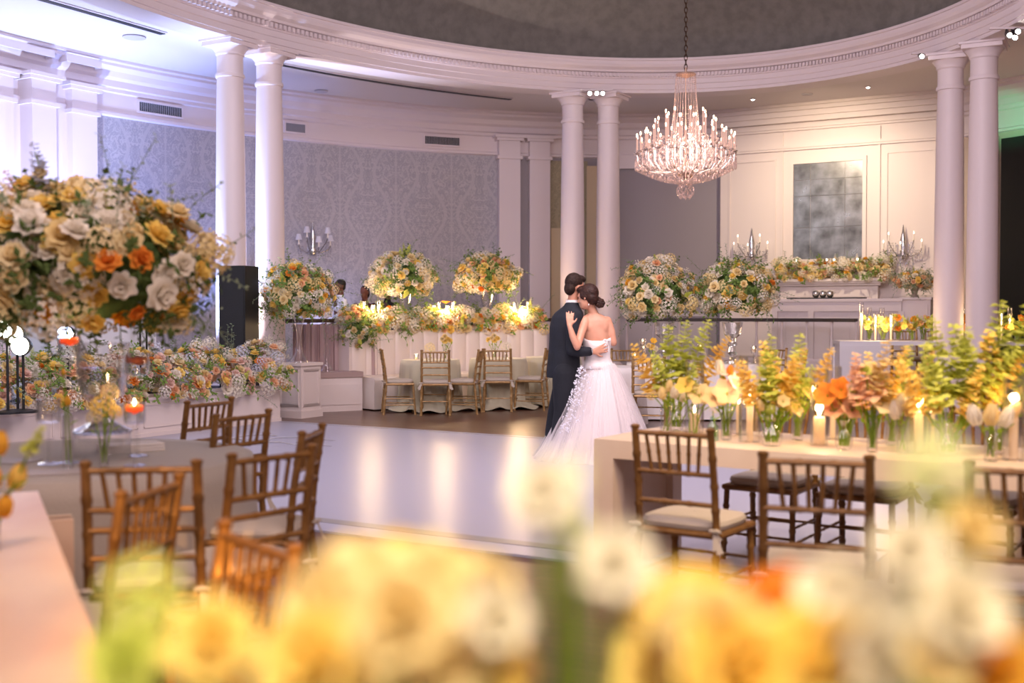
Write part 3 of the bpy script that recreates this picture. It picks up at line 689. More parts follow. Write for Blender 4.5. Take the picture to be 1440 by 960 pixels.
# ---------- wall sconces
def sconce(px, py, sc, label, shades, flat):
    if flat: p_ = onv(px, BV-.02); rz = -TH
    else:
        t = hit(px, OA-.02, OB-.02); p_ = EL(OA-.02, OB-.02, t); rz = atan2(UY*-sin(t)*OA+VY*cos(t)*OB, UX*-sin(t)*OA+VX*cos(t)*OB)+pi
    z = EYE+(440-py)/F*p_.y
    o = thing('wall_sconce', label, 'wall sconce', (p_.x, p_.y, z), rz); s = sc
    MB().lathe([(.05*s, -.18*s), (.07*s, -.1*s), (.03*s, 0), (.06*s, .12*s), (.02*s, .3*s), (.004, .42*s)], 10, c=(0, -.06, 0)).build('backplate', chrome, o)
    for i, (a, h) in enumerate(((-70, 0), (-38, .13), (0, -.04), (38, .13), (70, 0))):
        dx, dy = sin(R(a))*.34*s, -cos(R(a))*.24*s-.05
        h *= s
        am = MB().tube([(0, -.06, -.05*s), (dx*.4, dy*.5, -.14*s), (dx*.9, dy*.9, -.08*s+h), (dx, dy, h)], .008*s, 6).build('arm', chrome, o)
        MB().lathe([(.03*s, 0), (.014*s, .01*s), (.012*s, .11*s)], 8).build('candle', mat('candle_ivory', '#efe6da', .6), am, loc=(dx, dy, h))
        if shades: MB().lathe([(.062*s, .08*s), (.034*s, .19*s)], 12, caps=False).build('lamp_shade', petal('sconce_shade', '#e9e6ea', trans=.5), am, loc=(dx, dy, h))
        else: MB().ell((0, 0, .13*s), (.010*s, .010*s, .025*s)).build('bulb', emit('soft_bulb', (1, .8, .6, 1), 5), am, loc=(dx, dy, h))
        q = MB()
        for k in range(5 if not shades else 3):
            for j in range(5): q.ell((dx*(1-.12*k)+rnd.uniform(-.01, .01), dy*(1-.1*k), h-(.04+.04*j)*s), (.011*s, .011*s, .016*s), n=5, m=3)
        c_ = q.build('crystal_drops', cglass, am, smooth=False)
    q = MB()
    if not shades:
        for k in range(60):
            a = rnd.uniform(0, 2*pi); rr_ = rnd.uniform(.02, .26)*s; q.ell((cos(a)*rr_, -.08-abs(sin(a))*.12*s, rnd.uniform(-.42, .06)*s), (.013*s, .013*s, .02*s), n=5, m=3)
        q.build('crystal_curtain', cglass, o, smooth=False)['kind'] = 'stuff'
sconce(437, 345, 1.0, 'silver wall sconce with white shades on the blue damask wall', True, False)
sconce(1058, 352, 1.05, 'crystal wall sconce left of the mirror', False, True)
sconce(1270, 350, 1.05, 'crystal wall sconce right of the mirror, above the end cabinet', False, True)
# ================================================================== CHAIRS
def chair_proto(tall, gm, nm):
    o = thing('chiavari_chair', 'x', 'chair')
    def bamboo(path, r, n=8):
        pts = []; rs = []; path = [V(p) for p in path]
        for i in range(len(path)-1):
            a, b_ = path[i], path[i+1]; L_ = (b_-a).length; k = max(1, round(L_/.11))
            for j in range(k):
                for f, g in ((0, 1.18), (.08, 1.18), (.16, .96), (.5, 1.0), (.86, .96)):
                    pts.append(a+(b_-a)*((j+f)/k)); rs.append(r*g)
        pts.append(path[-1]); rs.append(r)
        return pts, rs
    def part(name, paths, r, m=gm, parent=o, extra=None):
        q = MB()
        for pth in paths: pts, rs = bamboo(pth, r); q.tube(pts, rs, 8)
        if extra: extra(q)
        return q.build(name, m, parent)
    for s in (-1, 1):
        part('leg', [[(s*.19, -.235, 0), (s*.183, -.195, .44), (s*.180, -.215, .66), (s*.178, -.255, .915)]], .0172,
             extra=lambda q, s=s: q.lathe([(.016, 0), (.021, .006), (.021, .016), (.010, .022)], 10, c=(s*.178, -.255, .912)))
        part('leg', [[(s*.195, .215, 0), (s*.185, .185, .43)]], .0165)
    fr = MB(); path = [(-.19, -.195, .435), (.19, -.195, .435), (.2, .19, .435), (-.2, .19, .435), (-.19, -.195, .435)]
    for a, b_ in zip(path, path[1:]): fr.tube([a, b_], .017, 8)
    fr.box((-.185, -.19, .43), (.185, .185, .445)); fr.build('seat_frame', gm, o)
    lv = [(.895, -.251), (.715, -.227), (.575, -.208)] if tall else [(.895, -.251), (.752, -.232), (.678, -.221), (.575, -.208)]
    for z, y in lv: part('rail', [[(-.178, y, z), (.178, y, z)]], .0120)
    for i in range(6):
        x = -.127+.0508*i; x2 = x*.86
        part('spindle', [[(x2, lv[1][1], lv[1][0]), (x, lv[0][1], lv[0][0])]], .0088)
    for z in (.14, .23):
        for s in (-1, 1):
            part('stretcher', [[(s*.188, -.215, z), (s*.191, .20, z)]], .008)
    for z in (.17, .27): part('stretcher', [[(-.189, .207, z), (.189, .207, z)]], .008)
    part('stretcher', [[(-.187, -.213, .2), (.187, -.213, .2)]], .008)
    rows = []
    for k, (sc, z) in enumerate(((.90, .446), (1.0, .455), (1.03, .475), (.99, .492), (.82, .500), (.4, .505), (.02, .506))):
        rows.append([(sc*.195*(abs(cos(t))**.45)*(1 if cos(t) > 0 else -1), -.005+sc*.195*(abs(sin(t))**.45)*(1 if sin(t) > 0 else -1), z) for t in [2*pi*i/28+.01 for i in range(28)]])
    cu = MB().grid(rows, cv=True).build('cushion', cushm, o)
    for s in (-1, 1):
        q = MB(); b0 = V((s*.186, -.215, .46))
        q.ell(b0, (.022, .022, .012), n=8, m=4)
        for a, l in ((-.5, .09), (.25, .11), (.9, .05)):
            d = V((s*.3+a*.25, -.35, -.9)).normalized(); e = b0+d*l
            q.grid([[b0+V((-.008, -.01, 0)), b0+V((.008, -.012, 0))], [e+V((-.014, -.006, 0)), e+V((.014, 0, .01))]])
            q.ell(b0+V((s*.02*a, -.018, .004)), (.018, .008, .010), n=6, m=3)
        q.build('tie', cushm, cu, smooth=False)
    index_kids(o); return o
protoA = chair_proto(True, gold, 'A'); protoB = chair_proto(False, gold, 'B'); protoC = chair_proto(False, gold2, 'C')
used = set()
def chair(proto, bx, by, face, label, group=None, z=0, s=1.0):
    # (bx, by) foot of the backrest, face = heading in degrees, 90 looks away from the camera
    o = proto if proto.name not in used else copy_tree(proto)
    used.add(proto.name)
    a = R(face); o.location = (bx+cos(a)*.235*s, by+sin(a)*.235*s, z); o.rotation_euler = (0, 0, a-pi/2); o.scale = (s*1.07, s, s)
    o['label'] = label; o['category'] = 'chair'
    if group: o['group'] = group
    return o
# ---------- right long table
tA = V((.45, 6.24, 0)); TU = V((.83, -.56, 0)).normalized(); TV = V((.56, .83, 0)).normalized()
TROT = atan2(TU.y, TU.x)
def onR(px, w, z=.76):
    k = (px-720)/F; b_ = tA+TV*w; s = (k*b_.y-b_.x)/(TU.x-k*TU.y); p_ = b_+TU*s; return V((p_.x, p_.y, z))
RL = 3.3; RW = .86
def slab_table(name, label, loc, rz, L_, Wd, H, m, leg=.12, top=.10):
    o = thing(name, label, 'table', loc, rz)
    q = MB(); q.box((0, 0, H-top), (L_, Wd, H)); q.build('tabletop', m, o, smooth=False)
    for x in (0, L_-leg):
        q = MB(); q.box((x, 0, 0), (x+leg, leg, H-top)); q.box((x, Wd-leg, 0), (x+leg, Wd, H-top))
        q.v = q.v; q.build('leg_frame', m, o, smooth=False)
        MB().box((x+leg*.35, leg, .0), (x+leg*.65, Wd-leg, H-top)).build('end_panel', m, o, smooth=False)
    return o
rt = slab_table('banquet_table', 'long cream banquet table set with bud vases and candles on the right', (tA.x, tA.y, 0), TROT, RL, RW, .76, tablem)
chair(protoA, .745, 5.22, 56, 'gold chair with its back at the near left end of the right banquet table')
chair(protoA, 1.13, 4.22, 72, 'gold chair pulled back from the right banquet table, nearest in the middle', s=1.0)
chair(protoA, 1.80, 3.95, 66, 'gold chair at the right edge of the photo, back to us')
for px, lb in ((1106, 'gold chair on the far side of the right table, behind the tall candle'), (1236, 'gold chair on the far side of the right table, behind the peach gladiolus'), (1390, 'gold chair on the far side of the right table, behind the tall green blooms')):
    p_ = onR(px, RW+.34, 0); chair(protoA, p_.x, p_.y, -124, lb)
# ---------- left round table
RT = V((-2.13, 5.42, 0)); RR = .87
def round_table(name, label, c, r, H=.745):
    o = thing(name, label, 'table', c); MB().lathe([(r-.03, H-.03), (r, H-.02), (r, H), (.01, H)], 48).build('tabletop', mat('plywood', '#a98c66', .6), o)
    for k in range(4):
        a = k*pi/2+.5; MB().tube([(cos(a)*r*.75, sin(a)*r*.75, 0), (cos(a)*r*.7, sin(a)*r*.7, H-.03)], .015, 8).build('leg', blackm, o)
    return o
def cloth(name, label, c, r, H, m, nf=14, amp=.05, flare=.10, puddle=0, seed=1, group=None, length=None):
    rg = random.Random(seed); ph = [rg.uniform(0, 6.28) for _ in range(4)]; n = 144; rows = []
    L_ = length or H
    for k, f in enumerate((0, .3, .6, .9, 1.0)): rows.append([(r*f*cos(2*pi*i/n), r*f*sin(2*pi*i/n), H+.006) for i in range(n)])
    K = 10
    for k in range(1, K+1):
        f = k/K; row = []
        for i in range(n):
            t = 2*pi*i/n; wv = sin(nf*t+ph[0]+.8*sin(2*t+ph[3]))*.6+.4*sin((nf*1.6)//1*t+ph[1])+.25*sin(3*t+ph[2])
            rr = r+.012+flare*f**1.2+amp*wv*min(1, f*1.4)+(puddle*(max(0, f-.88)/.12)**1.5*(1+.6*sin(5*t+ph[2])) if puddle else 0)
            z = H+.006-(L_-.012)*f-.01*(1-f)
            if puddle and f >= 1: z = .012+.02*(1+sin(nf*t*1.0+1))
            row.append((rr*cos(t), rr*sin(t), max(z, .01)))
        rows.append(row)
    o = MB().grid(rows, cv=True, flip=True).build(name, m, loc=c, angle=False); return tag(o, label, 'tablecloth', group)
round_table('round_table', 'large round table under the big bouquet at left', RT, RR)
cloth('tablecloth', 'grey linen cloth draped on the large round table at left', RT, RR, .75, linen, nf=9, amp=.03, flare=.04)
def chair_px(proto, pl, pr, face, label, z=.92, mid=None):
    pass
chair(protoB, -1.31, 4.02, 97, 'gold chair with its back to us in front of the left round table')
chair(protoB, -.93, 4.36, 140, 'gold chair at the right front of the left round table, angled back')
chair(protoB, -.93, 5.18, 176, 'gold chair seen edge-on right of the left round table')
chair(protoB, -1.44, 6.02, 148, 'gold chair behind the round table, the nearer of two by the dance floor')
chair(protoB, -1.85, 6.90, 152, 'gold chair behind the round table, farther of two by the white box')
chair(protoB, -2.03, 4.0, 80, 'gold chair whose post top shows at the left edge by the table corner')
# left long table
LA = V((-1.84, 4.40, 0)); LD = V((.43, -.90, 0)).normalized()
LROT = atan2(LD.y, LD.x)
o = slab_table('banquet_table', 'long peach washed table at the lower left corner', (LA.x, LA.y, 0), LROT, 3.6, -1.0, .76, tablel)
o.children  # tabletop and frames
chair(protoA, -1.13, 3.50, 171, 'orange lit gold chair side-on at the corner table, behind the green bloom')
chair(protoA, -.62, 2.68, 218, 'orange lit gold chair with slatted back nearest to us at left')
# ---------- small tables by the booth
small = [((-1.22, 16.98, 0), 'small round table left, in front of the booth', 'sage cloth puddling on the left small table by the booth', 3), ((-.21, 17.45, 0), 'small round table, middle one by the booth', 'sage cloth puddling on the middle small table by the booth', 5), ((.66, 18.0, 0), 'small round table half hidden by the groom', 'sage cloth on the small table beside the groom', 8)]
for c_, l1, l2, sd in small:
    o = round_table('cafe_table', l1, c_, .43, .745); o['group'] = 'small tables at the booth'
    cloth('tablecloth', l2, c_, .435, .75, sage, nf=12, amp=.035, flare=.02, puddle=.16, seed=sd, group='sage cloths on the small tables')
g = 'gold chairs at the small booth tables'
chair(protoC, -1.86, 16.35, 10, 'gold chair side-on at the left end of the booth tables, facing right', g)
chair(protoC, -1.08, 16.02, 92, 'gold chair with its back to us at the left small table', g)
chair(protoC, -.47, 16.42, 172, 'gold chair side-on between the two left small tables, facing left', g)
chair(protoC, -.21, 16.62, 88, 'gold chair with its back to us at the middle small table', g)
chair(protoC, .52, 17.05, 168, 'gold chair side-on just left of the groom, facing left', g)
# ---------- centre tables
cloth('tablecloth', 'white cloth on the small round table right behind the skirt of the bride', (1.22, 14.75, 0), .48, .75, wlinen, nf=11, amp=.02, flare=.04, seed=11)
round_table('cafe_table', 'small round table right behind the bride', (1.22, 14.75, 0), .475)
o = thing('banquet_table', 'long white clothed table under the two tall crystal stands', 'table', (2.62, 15.7, 0), R(-3))
MB().box((-1.0, -.4, .70), (1.0, .4, .745)).build('tabletop', mat('plywood', '#a98c66', .6), o, smooth=False)
for sx in (-1, 1):
    for sy in (-1, 1): MB().tube([(sx*.9, sy*.33, 0), (sx*.9, sy*.33, .7)], .02, 8).build('leg', blackm, o)
n = 120; rows = []
def sq(t, a, b_, e=.28): return (a*(abs(cos(t))**e)*(1 if cos(t) > 0 else -1), b_*(abs(sin(t))**e)*(1 if sin(t) > 0 else -1))
for f in (0.01, .5, 1): rows.append([(*sq(2*pi*i/n+.01, 1.02*f, .42*f), .752) for i in range(n)])
for k in range(1, 8):
    f = k/7; rows.append([(*sq(2*pi*i/n+.01, 1.03+.05*f+.02*f*sin(i*1.3), .43+.05*f+.02*f*sin(i*1.3)), .752-.73*f) for i in range(n)])
o = MB().grid(rows, cv=True, flip=True).build('tablecloth', wlinen, loc=(2.62, 15.7, 0), angle=False); o.rotation_euler = (0, 0, R(-3)); tag(o, 'white cloth on the long table with the tall crystal stands', 'tablecloth')
chair(protoC, 1.66, 13.8, 78, 'gold chair with tied white cushion just right of the bride')
chair(protoC, 1.66, 16.75, 265, 'gold chair behind the small white candles, facing us')
chair(protoC, 4.10, 15.9, 165, 'dark gold chair right of the crystal stands, seen side-on')
chair(protoC, 3.92, 17.0, 230, 'dark gold chair farther back under the railing')
# tall white table at the back right
hp = onv(1181, 6.1) if False else V((X(1181, 17.0), 17.0, 0))
ht = slab_table('serving_table', 'tall white slab-ended table with candles at the back right', hp, R(-8), 2.75, .8, 1.03, mat('white_slab', '#dcdce4', .4), leg=.08, top=.06)
MB().box((0, -.012, 0), (.72, 0, .97)).build('front_panel', mat('white_slab', '#dcdce4', .4), ht, smooth=False)
for i, (px, Y, f, lb) in enumerate(((1272, 18.75, 262, 'dark chair behind the tall white table, left one'), (1318, 18.65, 266, 'dark chair behind the tall white table, second from the left'), (1372, 18.4, 268, 'dark chair behind the tall white table under the mauve column'))):
    chair(protoC, X(px, Y), Y, f, lb, z=.25)

# ================================================================== FLOWERS
def petal_patch(q, base, out, up, l, w, curl, cup=.25, nu=4, nv=3, wav=0):
    base = V(base); out = V(out).normalized(); up = V(up).normalized(); sd = up.cross(out).normalized(); rows = []
    for i in range(nu+1):
        f = i/nu; wd = w*(sin(pi*min(.98, .15+.80*f))**.7)
        a = curl[0]+(curl[1]-curl[0])*f
        if i == 0: p_ = base.copy()
        else: p_ = p_+(up*cos(a)+out*sin(a))*(l/nu)
        row = []
        for j in range(nv+1):
            g = j/nv*2-1
            row.append(p_+sd*(wd*g)-out*(cup*wd*g*g)+out*(wav*sin(g*6+f*4)*l))
        rows.append(row)
    q.grid(rows)
def m_rose(m, seed=0, ruffle=0, core=None):
    rg = random.Random(seed); q = MB()
    for ring, (k, r0, l, w, c0, c1) in enumerate(((3, .06, .62, .28, -.25, -.5), (5, .14, .72, .38, .05, -.25), (6, .2, .82, .46, .35, .35), (7, .26, .86, .52, .75, 1.1), (7, .26, .9, .55, 1.15, 1.7))):
        for i in range(k):
            t = 2*pi*i/k+ring*.6+rg.uniform(-.15, .15); d = V((cos(t), sin(t), 0))
            petal_patch(q, d*r0*.7+V((0, 0, -.25)), d, (0, 0, 1), l*rg.uniform(.9, 1.05), w, (c0, c1), .35, wav=ruffle)
    return q.mesh('rose', m)
def m_cluster(m, seed=0, nf=48, fl=.2):          # hydrangea head
    rg = random.Random(seed); q = MB()
    for i in range(nf):
        z = 1-2*(i+.5)/nf*.82; t = i*2.39996; r = sqrt(max(0, 1-z*z)); nrm = V((r*cos(t), r*sin(t), z)); c = nrm*rg.uniform(.78, .95); c.z -= .1
        a = nrm.orthogonal().normalized(); b_ = nrm.cross(a); a0 = rg.uniform(0, 6)
        for k in range(4):
            d = a*cos(a0+k*pi/2)+b_*sin(a0+k*pi/2); s_ = nrm.cross(d)
            n_ = len(q.v); q.v += [tuple(c), tuple(c+d*fl*.6+s_*fl*.42+nrm*.03), tuple(c+d*fl*1.1+nrm*.05), tuple(c+d*fl*.6-s_*fl*.42+nrm*.03)]; q.f.append((n_, n_+1, n_+2, n_+3))
    return q.mesh('hydrangea', m, True)
def m_tulip(m):
    q = MB()
    for i in range(6):
        t = 2*pi*i/6+(.3 if i % 2 else 0); d = V((cos(t), sin(t), 0)); petal_patch(q, d*.05+V((0, 0, -.6)), d, (0, 0, 1), 1.5, .48, (.75, -.35), .5, nu=6)
    return q.mesh('tulip', m)
def m_poppy(m):
    q = MB()
    for i in range(6):
        t = 2*pi*i/6; d = V((cos(t), sin(t), 0)); petal_patch(q, d*.05+V((0, 0, -.2)), d, (0, 0, 1), 1.05, .55, (.9, 1.35), .15, nu=4, wav=.05)
    return q.mesh('poppy', m)
def m_spike(m, seed=0, n=34):
    rg = random.Random(seed); q = MB()
    for i in range(n):
        f = i/n; t = i*2.4; z = f; r = (.18*(1-f)**.6+.02); l = (.19*(1-.72*f)+.03)*rg.uniform(.6, 1.25); z = f+rg.uniform(-.02, .02)
        for k in range(3):
            a = t+(k-1)*.75; dd = V((cos(a), sin(a), rg.uniform(-.1, .8))); q.leaf(V((cos(t)*r*.3, sin(t)*r*.3, z)), dd, (0, 0, 1), l, l*.5)
    q.tube([(0, 0, -.4), (0, 0, 1)], [.012, .006], 5)
    return q.mesh('snapdragon', m, False)
def m_spray(m, seed=0, n=26):
    rg = random.Random(seed); q = MB()
    for i in range(n):
        d = V((rg.gauss(0, 1), rg.gauss(0, 1), rg.gauss(.8, .6))).normalized(); r = rg.uniform(.5, 1.15); q.ell(d*r, (.11,)*3, n=5, m=3)
        q.tube([(0, 0, -.2), d*r], .01, 3, False)
    return q.mesh('white_spray', m)
COLS = {'white': ('#f4eee2', '#efe6d2'), 'cream': ('#f3e2b4', '#efd89a'), 'yellow': ('#f9e28c', '#f6d670'), 'gold': ('#f0b640', '#efc252'), 'orange': ('#ec9038', '#f0a24a'), 'peach': ('#f8d3ae', '#f2bf92'), 'blush': ('#efcfc0', '#f0d6ca'), 'lime': ('#dbe07e', '#c9d062'), 'pale': ('#eceebb', '#e2e6a8'), 'blue': ('#dfe0ea', '#cdd0e0')}
PM = {k: petal('petal_'+k, *v) for k, v in COLS.items()}
MESH = {}
def bloom(kind, col):
    k = (kind, col)
    if k not in MESH:
        m = PM[col]
        MESH[k] = {'rose': lambda: m_rose(m, 1), 'ranunculus': lambda: m_rose(m, 5, .03), 'hydrangea': lambda: m_cluster(m, 2), 'tulip': lambda: m_tulip(m), 'poppy': lambda: m_poppy(m), 'snapdragon': lambda: m_spike(m, 3), 'white_spray': lambda: m_spray(m, 4)}[kind]()
    return MESH[k]
def quat(d, spin=0):
    q = V(d).to_track_quat('Z', 'Y'); return q @ Quaternion((0, 0, 1), spin)
MIXES = {
 'green': [('hydrangea', 'white', 5, 1.6), ('hydrangea', 'cream', 2, 1.5), ('rose', 'white', 5, 1.05), ('rose', 'cream', 6, 1.05), ('ranunculus', 'cream', 3, 1), ('ranunculus', 'yellow', 3, .95), ('rose', 'peach', 1, .9), ('ranunculus', 'gold', .6, .85), ('white_spray', 'white', 4, 1.1), ('snapdragon', 'lime', 1.5, 2.6)],
 'warm': [('hydrangea', 'white', 3.5, 1.6), ('hydrangea', 'cream', 2, 1.5), ('rose', 'white', 3, 1.05), ('rose', 'cream', 5, 1.05), ('ranunculus', 'yellow', 5, 1), ('rose', 'peach', 3.5, 1), ('ranunculus', 'orange', 1.3, .9), ('ranunculus', 'gold', 1.8, .95), ('white_spray', 'white', 2, 1)],
 'hedge': [('hydrangea', 'white', 4, 1.4), ('rose', 'blush', 5, 1), ('rose', 'white', 4, 1), ('ranunculus', 'yellow', 4, .85), ('rose', 'peach', 4, .9), ('ranunculus', 'gold', 2.5, .85), ('white_spray', 'white', 6, 1.1)],
 'big': [('hydrangea', 'white', 3, 1.6), ('hydrangea', 'cream', 3, 1.5), ('rose', 'white', 5, 1.05), ('rose', 'cream', 6, 1.05), ('ranunculus', 'yellow', 4.5, 1), ('ranunculus', 'gold', 1.8, .9), ('ranunculus', 'orange', .8, .85), ('white_spray', 'cream', 3, 1)],
 'stage': [('hydrangea', 'white', 4, 1.4), ('hydrangea', 'blue', 1.2, 1.4), ('rose', 'blush', 4, 1), ('rose', 'white', 3, 1), ('rose', 'peach', 4, 1), ('ranunculus', 'orange', 1.2, .9), ('ranunculus', 'yellow', 4, 1), ('ranunculus', 'cream', 4, 1), ('white_spray', 'white', 3, 1)]}
def pick(mix, rg, bias=None):
    tot = sum(x[2] for x in mix); r = rg.uniform(0, tot)
    for x in mix:
        r -= x[2]
        if r <= 0: return x
    return mix[0]
def foliage(q, rg, samp, n, ll, lw, leaves=8, length=.12):
    for i in range(n):
        p_, d = samp(rg); d = (d+V((rg.gauss(0, .35), rg.gauss(0, .35), rg.gauss(.05, .35)))).normalized(); L_ = length*rg.uniform(.6, 1.4)
        e = p_+d*L_; droop = V((0, 0, -L_*rg.uniform(0, .5)))
        prev = p_
        for k in range(1, leaves+1):
            f = k/leaves; c = p_+d*(L_*f)+droop*f*f
            s_ = d.orthogonal().normalized(); s_.rotate(Quaternion(d, k*2.4+rg.uniform(-.4, .4)))
            q.leaf(c, (s_+d*.5), d, ll*rg.uniform(.7, 1.2), lw*rg.uniform(.8, 1.2))
            q.tube([prev, c], ll*.045+.0008, 3, False); prev = c
def arrangement(name, label, c, rx, ry, rz, mix, n, bs, seed, nfol=120, ll=.045, base=None, spikes=6, wisps=14, group=None, shape=None, top=1.0, leafmat=None, cap=95):
    """blooms over an ellipsoid, a green core of sprigs; every bloom is its own part"""
    rg = random.Random(seed); c = V(c); base = V(base) if base is not None else c-V((0, 0, rz))
    o = thing(name, label, 'flower arrangement', base, 0, group); off = c-base; mixd = MIXES[mix]; cnt = {}; extra = {}
    def surf(rg, k=1.0, i=None, m=None):
        if shape: return shape(rg, k)
        while True:
            if i is None: z = rg.uniform(-.75, 1); t = rg.uniform(0, 2*pi)
            else: z = 1-1.72*(i+.5)/m; t = i*2.39996+rg.uniform(-.25, .25)
            r = sqrt(max(0, 1-z*z)); d = V((r*cos(t), r*sin(t), z))
            bump = 1+.10*sin(t*3+seed)+.07*sin(t*5+z*4)
            p_ = V((d.x*rx*bump, d.y*ry*bump, d.z*rz*(top if d.z > 0 else 1)))*k
            return off+p_, V((d.x/rx, d.y/ry, d.z/rz)).normalized()
    for i in range(n):
        kind, col, w_, s_ = pick(mixd, rg)
        k = rg.uniform(.84, 1.08)
        p_, d = surf(rg, k, i, n) if not shape else shape(rg, k)
        d = (d+V((rg.gauss(0, .25), rg.gauss(0, .25), rg.gauss(.12, .2)))).normalized(); sc = bs*s_*rg.uniform(.8, 1.2)
        if kind in ('rose', 'ranunculus'): sc *= 1.0
        cnt[kind] = cnt.get(kind, 0)+1
        if cnt[kind] <= 98: link(kind, bloom(kind, col), o, p_, quat(d, rg.uniform(0, 6)), sc)
        else: extra.setdefault(0, []).append((bloom(kind, col), p_, quat(d, rg.uniform(0, 6)), sc))
    if extra:
        vv, ff, mi, ms = [], [], [], []
        for me, p_, qq, sc in extra[0]:
            if me.materials[0] not in ms: ms.append(me.materials[0])
            b0 = len(vv); Mx = qq.to_matrix()*sc
            vv += [tuple(Mx @ v.co + p_) for v in me.vertices]; ff += [tuple(b0+i for i in f_.vertices) for f_ in me.polygons]; mi += [ms.index(me.materials[0])]*len(me.polygons)
        me = bpy.data.meshes.new('small_blooms'); me.from_pydata(vv, [], ff)
        for m_ in ms: me.materials.append(m_)
        me.polygons.foreach_set('material_index', mi); me.shade_smooth(); me.update(); link('small_blooms', me, o)['kind'] = 'stuff'
    for i in range(spikes):
        p_, d = surf(rg, .85); d = (d+V((0, 0, .8))).normalized()
        link('snapdragon', bloom('snapdragon', rg.choice(['lime', 'white', 'lime'])), o, p_, quat(d), rg.uniform(2.2, 3.4)*bs)
    q = MB(); foliage(q, rg, lambda r_: surf(r_, r_.uniform(.55, .93)), nfol, ll, ll*.3, 7, ll*3.2)
    f_ = q.build('foliage', leafmat or leafm, o, smooth=False, loc=None); f_['kind'] = 'stuff'
    q = MB(); foliage(q, rg, lambda r_: surf(r_, .95), wisps, ll*.6, ll*.16, 14, ll*6)
    if wisps: q.build('wispy_sprigs', leafe, o, smooth=False)['kind'] = 'stuff'
    # green core that holds the stems
    q = MB()
    if not shape:
        q.ell(off, (rx*.68, ry*.68, rz*.66), n=18, m=10); q.v = [tuple(V(p_)+V((rg.gauss(0, .012), rg.gauss(0, .012), rg.gauss(0, .012)))) for p_ in q.v]; q.build('moss_core', leafd, o)
    return o
# tall glass stands
def vase(name, label, prof, loc, m=glass, n=24, group=None, cat='vase'):
    o = MB().lathe(prof, n, caps=False).build(name, m, loc=loc, angle=60); return tag(o, label, cat, group)
def flower_vase_prof(h, r0, r1, rm): return [(0.005, .004), (r0, 0), (r0, .012), (r0*.45, .03), (rm, .06), (rm, h*.3), (rm*1.3, h*.5), (r1*.85, h*.8), (r1, h), (r1*.97, h), (r1*.8, h*.8), (rm*1.1, h*.52)]
# A and B on the booth
def on_banq(px, off=.17, z=1.18): t = hit(px, 5.15+off, 7.45+off); p_ = EL(5.15+off, 7.45+off, t, z); return p_
for px, pcx, pcy, rx, rz, lb, lv, mix, sd in ((566, 566, 390, .50, .37, 'tall white and lime bouquet above the left end of the booth', 'clear trumpet vase under the left booth bouquet', 'green', 11), (683, 683, 388, .48, .33, 'tall peach and white bouquet above the right end of the booth', 'clear trumpet vase under the right booth bouquet', 'warm', 12)):
    p_ = on_banq(px); zc = EYE+(440-pcy)/F*p_.y; h = zc-rz*.7-1.18
    vase('glass_vase', lv, flower_vase_prof(h, .13, .13, .04), p_)
    arrangement('flower_arrangement', lb, (p_.x, p_.y, zc), rx, rx*.9, rz, mix, 165, .066, sd, 150, .06, base=(p_.x, p_.y, 1.18+h-.06), spikes=7, top=1.05)
# C on the pedestal
zp = .76; zc = EYE+(440-412)/F*15.6; h = zc-.30-zp
vase('glass_vase', 'tall flared glass vase on the white pedestal', [(.005, .004), (.13, 0), (.12, .03), (.06, .12), (.03, .25), (.03, h*.6), (.06, h*.85), (.10, h), (.095, h), (.05, h*.85)], (pc.x+.0, pc.y, zp))
arrangement('flower_arrangement', 'loose white, yellow and orange bouquet on the pedestal vase', (pc.x-.03, pc.y, zc), .46, .45, .42, 'warm', 165, .060, 13, 170, .06, base=(pc.x, pc.y, zp+h-.05), spikes=6, wisps=34)
vase('glass_vase', 'slender empty glass vase on the low bench', [(.005, .004), (.10, 0), (.09, .03), (.03, .14), (.05, .28), (.02, .42), (.018, .58), (.022, .58), (.022, .42)], (bp.x-.06, bp.y, .58))
# D and E on crystal stands
def stand_px(px, label, z=.758, h=.56):
    Y = 15.7; x = X(px, Y)
    o = thing('crystal_stand', label, 'vase', (x, Y, z))
    MB().lathe([(.005, .005), (.13, 0), (.12, .03), (.05, .05), (.045, .10), (.075, .13), (.05, .16), (.04, .22), (.07, .26), (.045, .30), (.05, .34), (.12, .40), (.14, h)], 12, caps=False).build('stem', cglass, o, smooth=False)
    MB().lathe([(.12, .41), (.145, h), (.15, h+.02), (.14, h+.02)], 12, caps=False).build('bowl', glass, o)
    return x, Y
for px, pcx, pcy, rx, rz, mix, sd, lb, ls in ((934, 922, 412, .50, .46, 'green', 21, 'tall round cream and lime bouquet right of the bride', 'cut crystal stand under the round bouquet right of the bride'), (1030, 1034, 408, .50, .38, 'warm', 22, 'tall trailing white and yellow bouquet left of the fireplace wall', 'cut crystal stand under the trailing bouquet')):
    x, Y = stand_px(px, ls); zc = EYE+(440-pcy)/F*Y
    arrangement('flower_arrangement', lb, (X(pcx, Y), Y, zc), rx, rx*.9, rz, 'green' if sd == 21 else 'big', 170, .062, sd, 170, .06, base=(x, Y, .758+.54), spikes=8, wisps=26 if sd == 22 else 16)
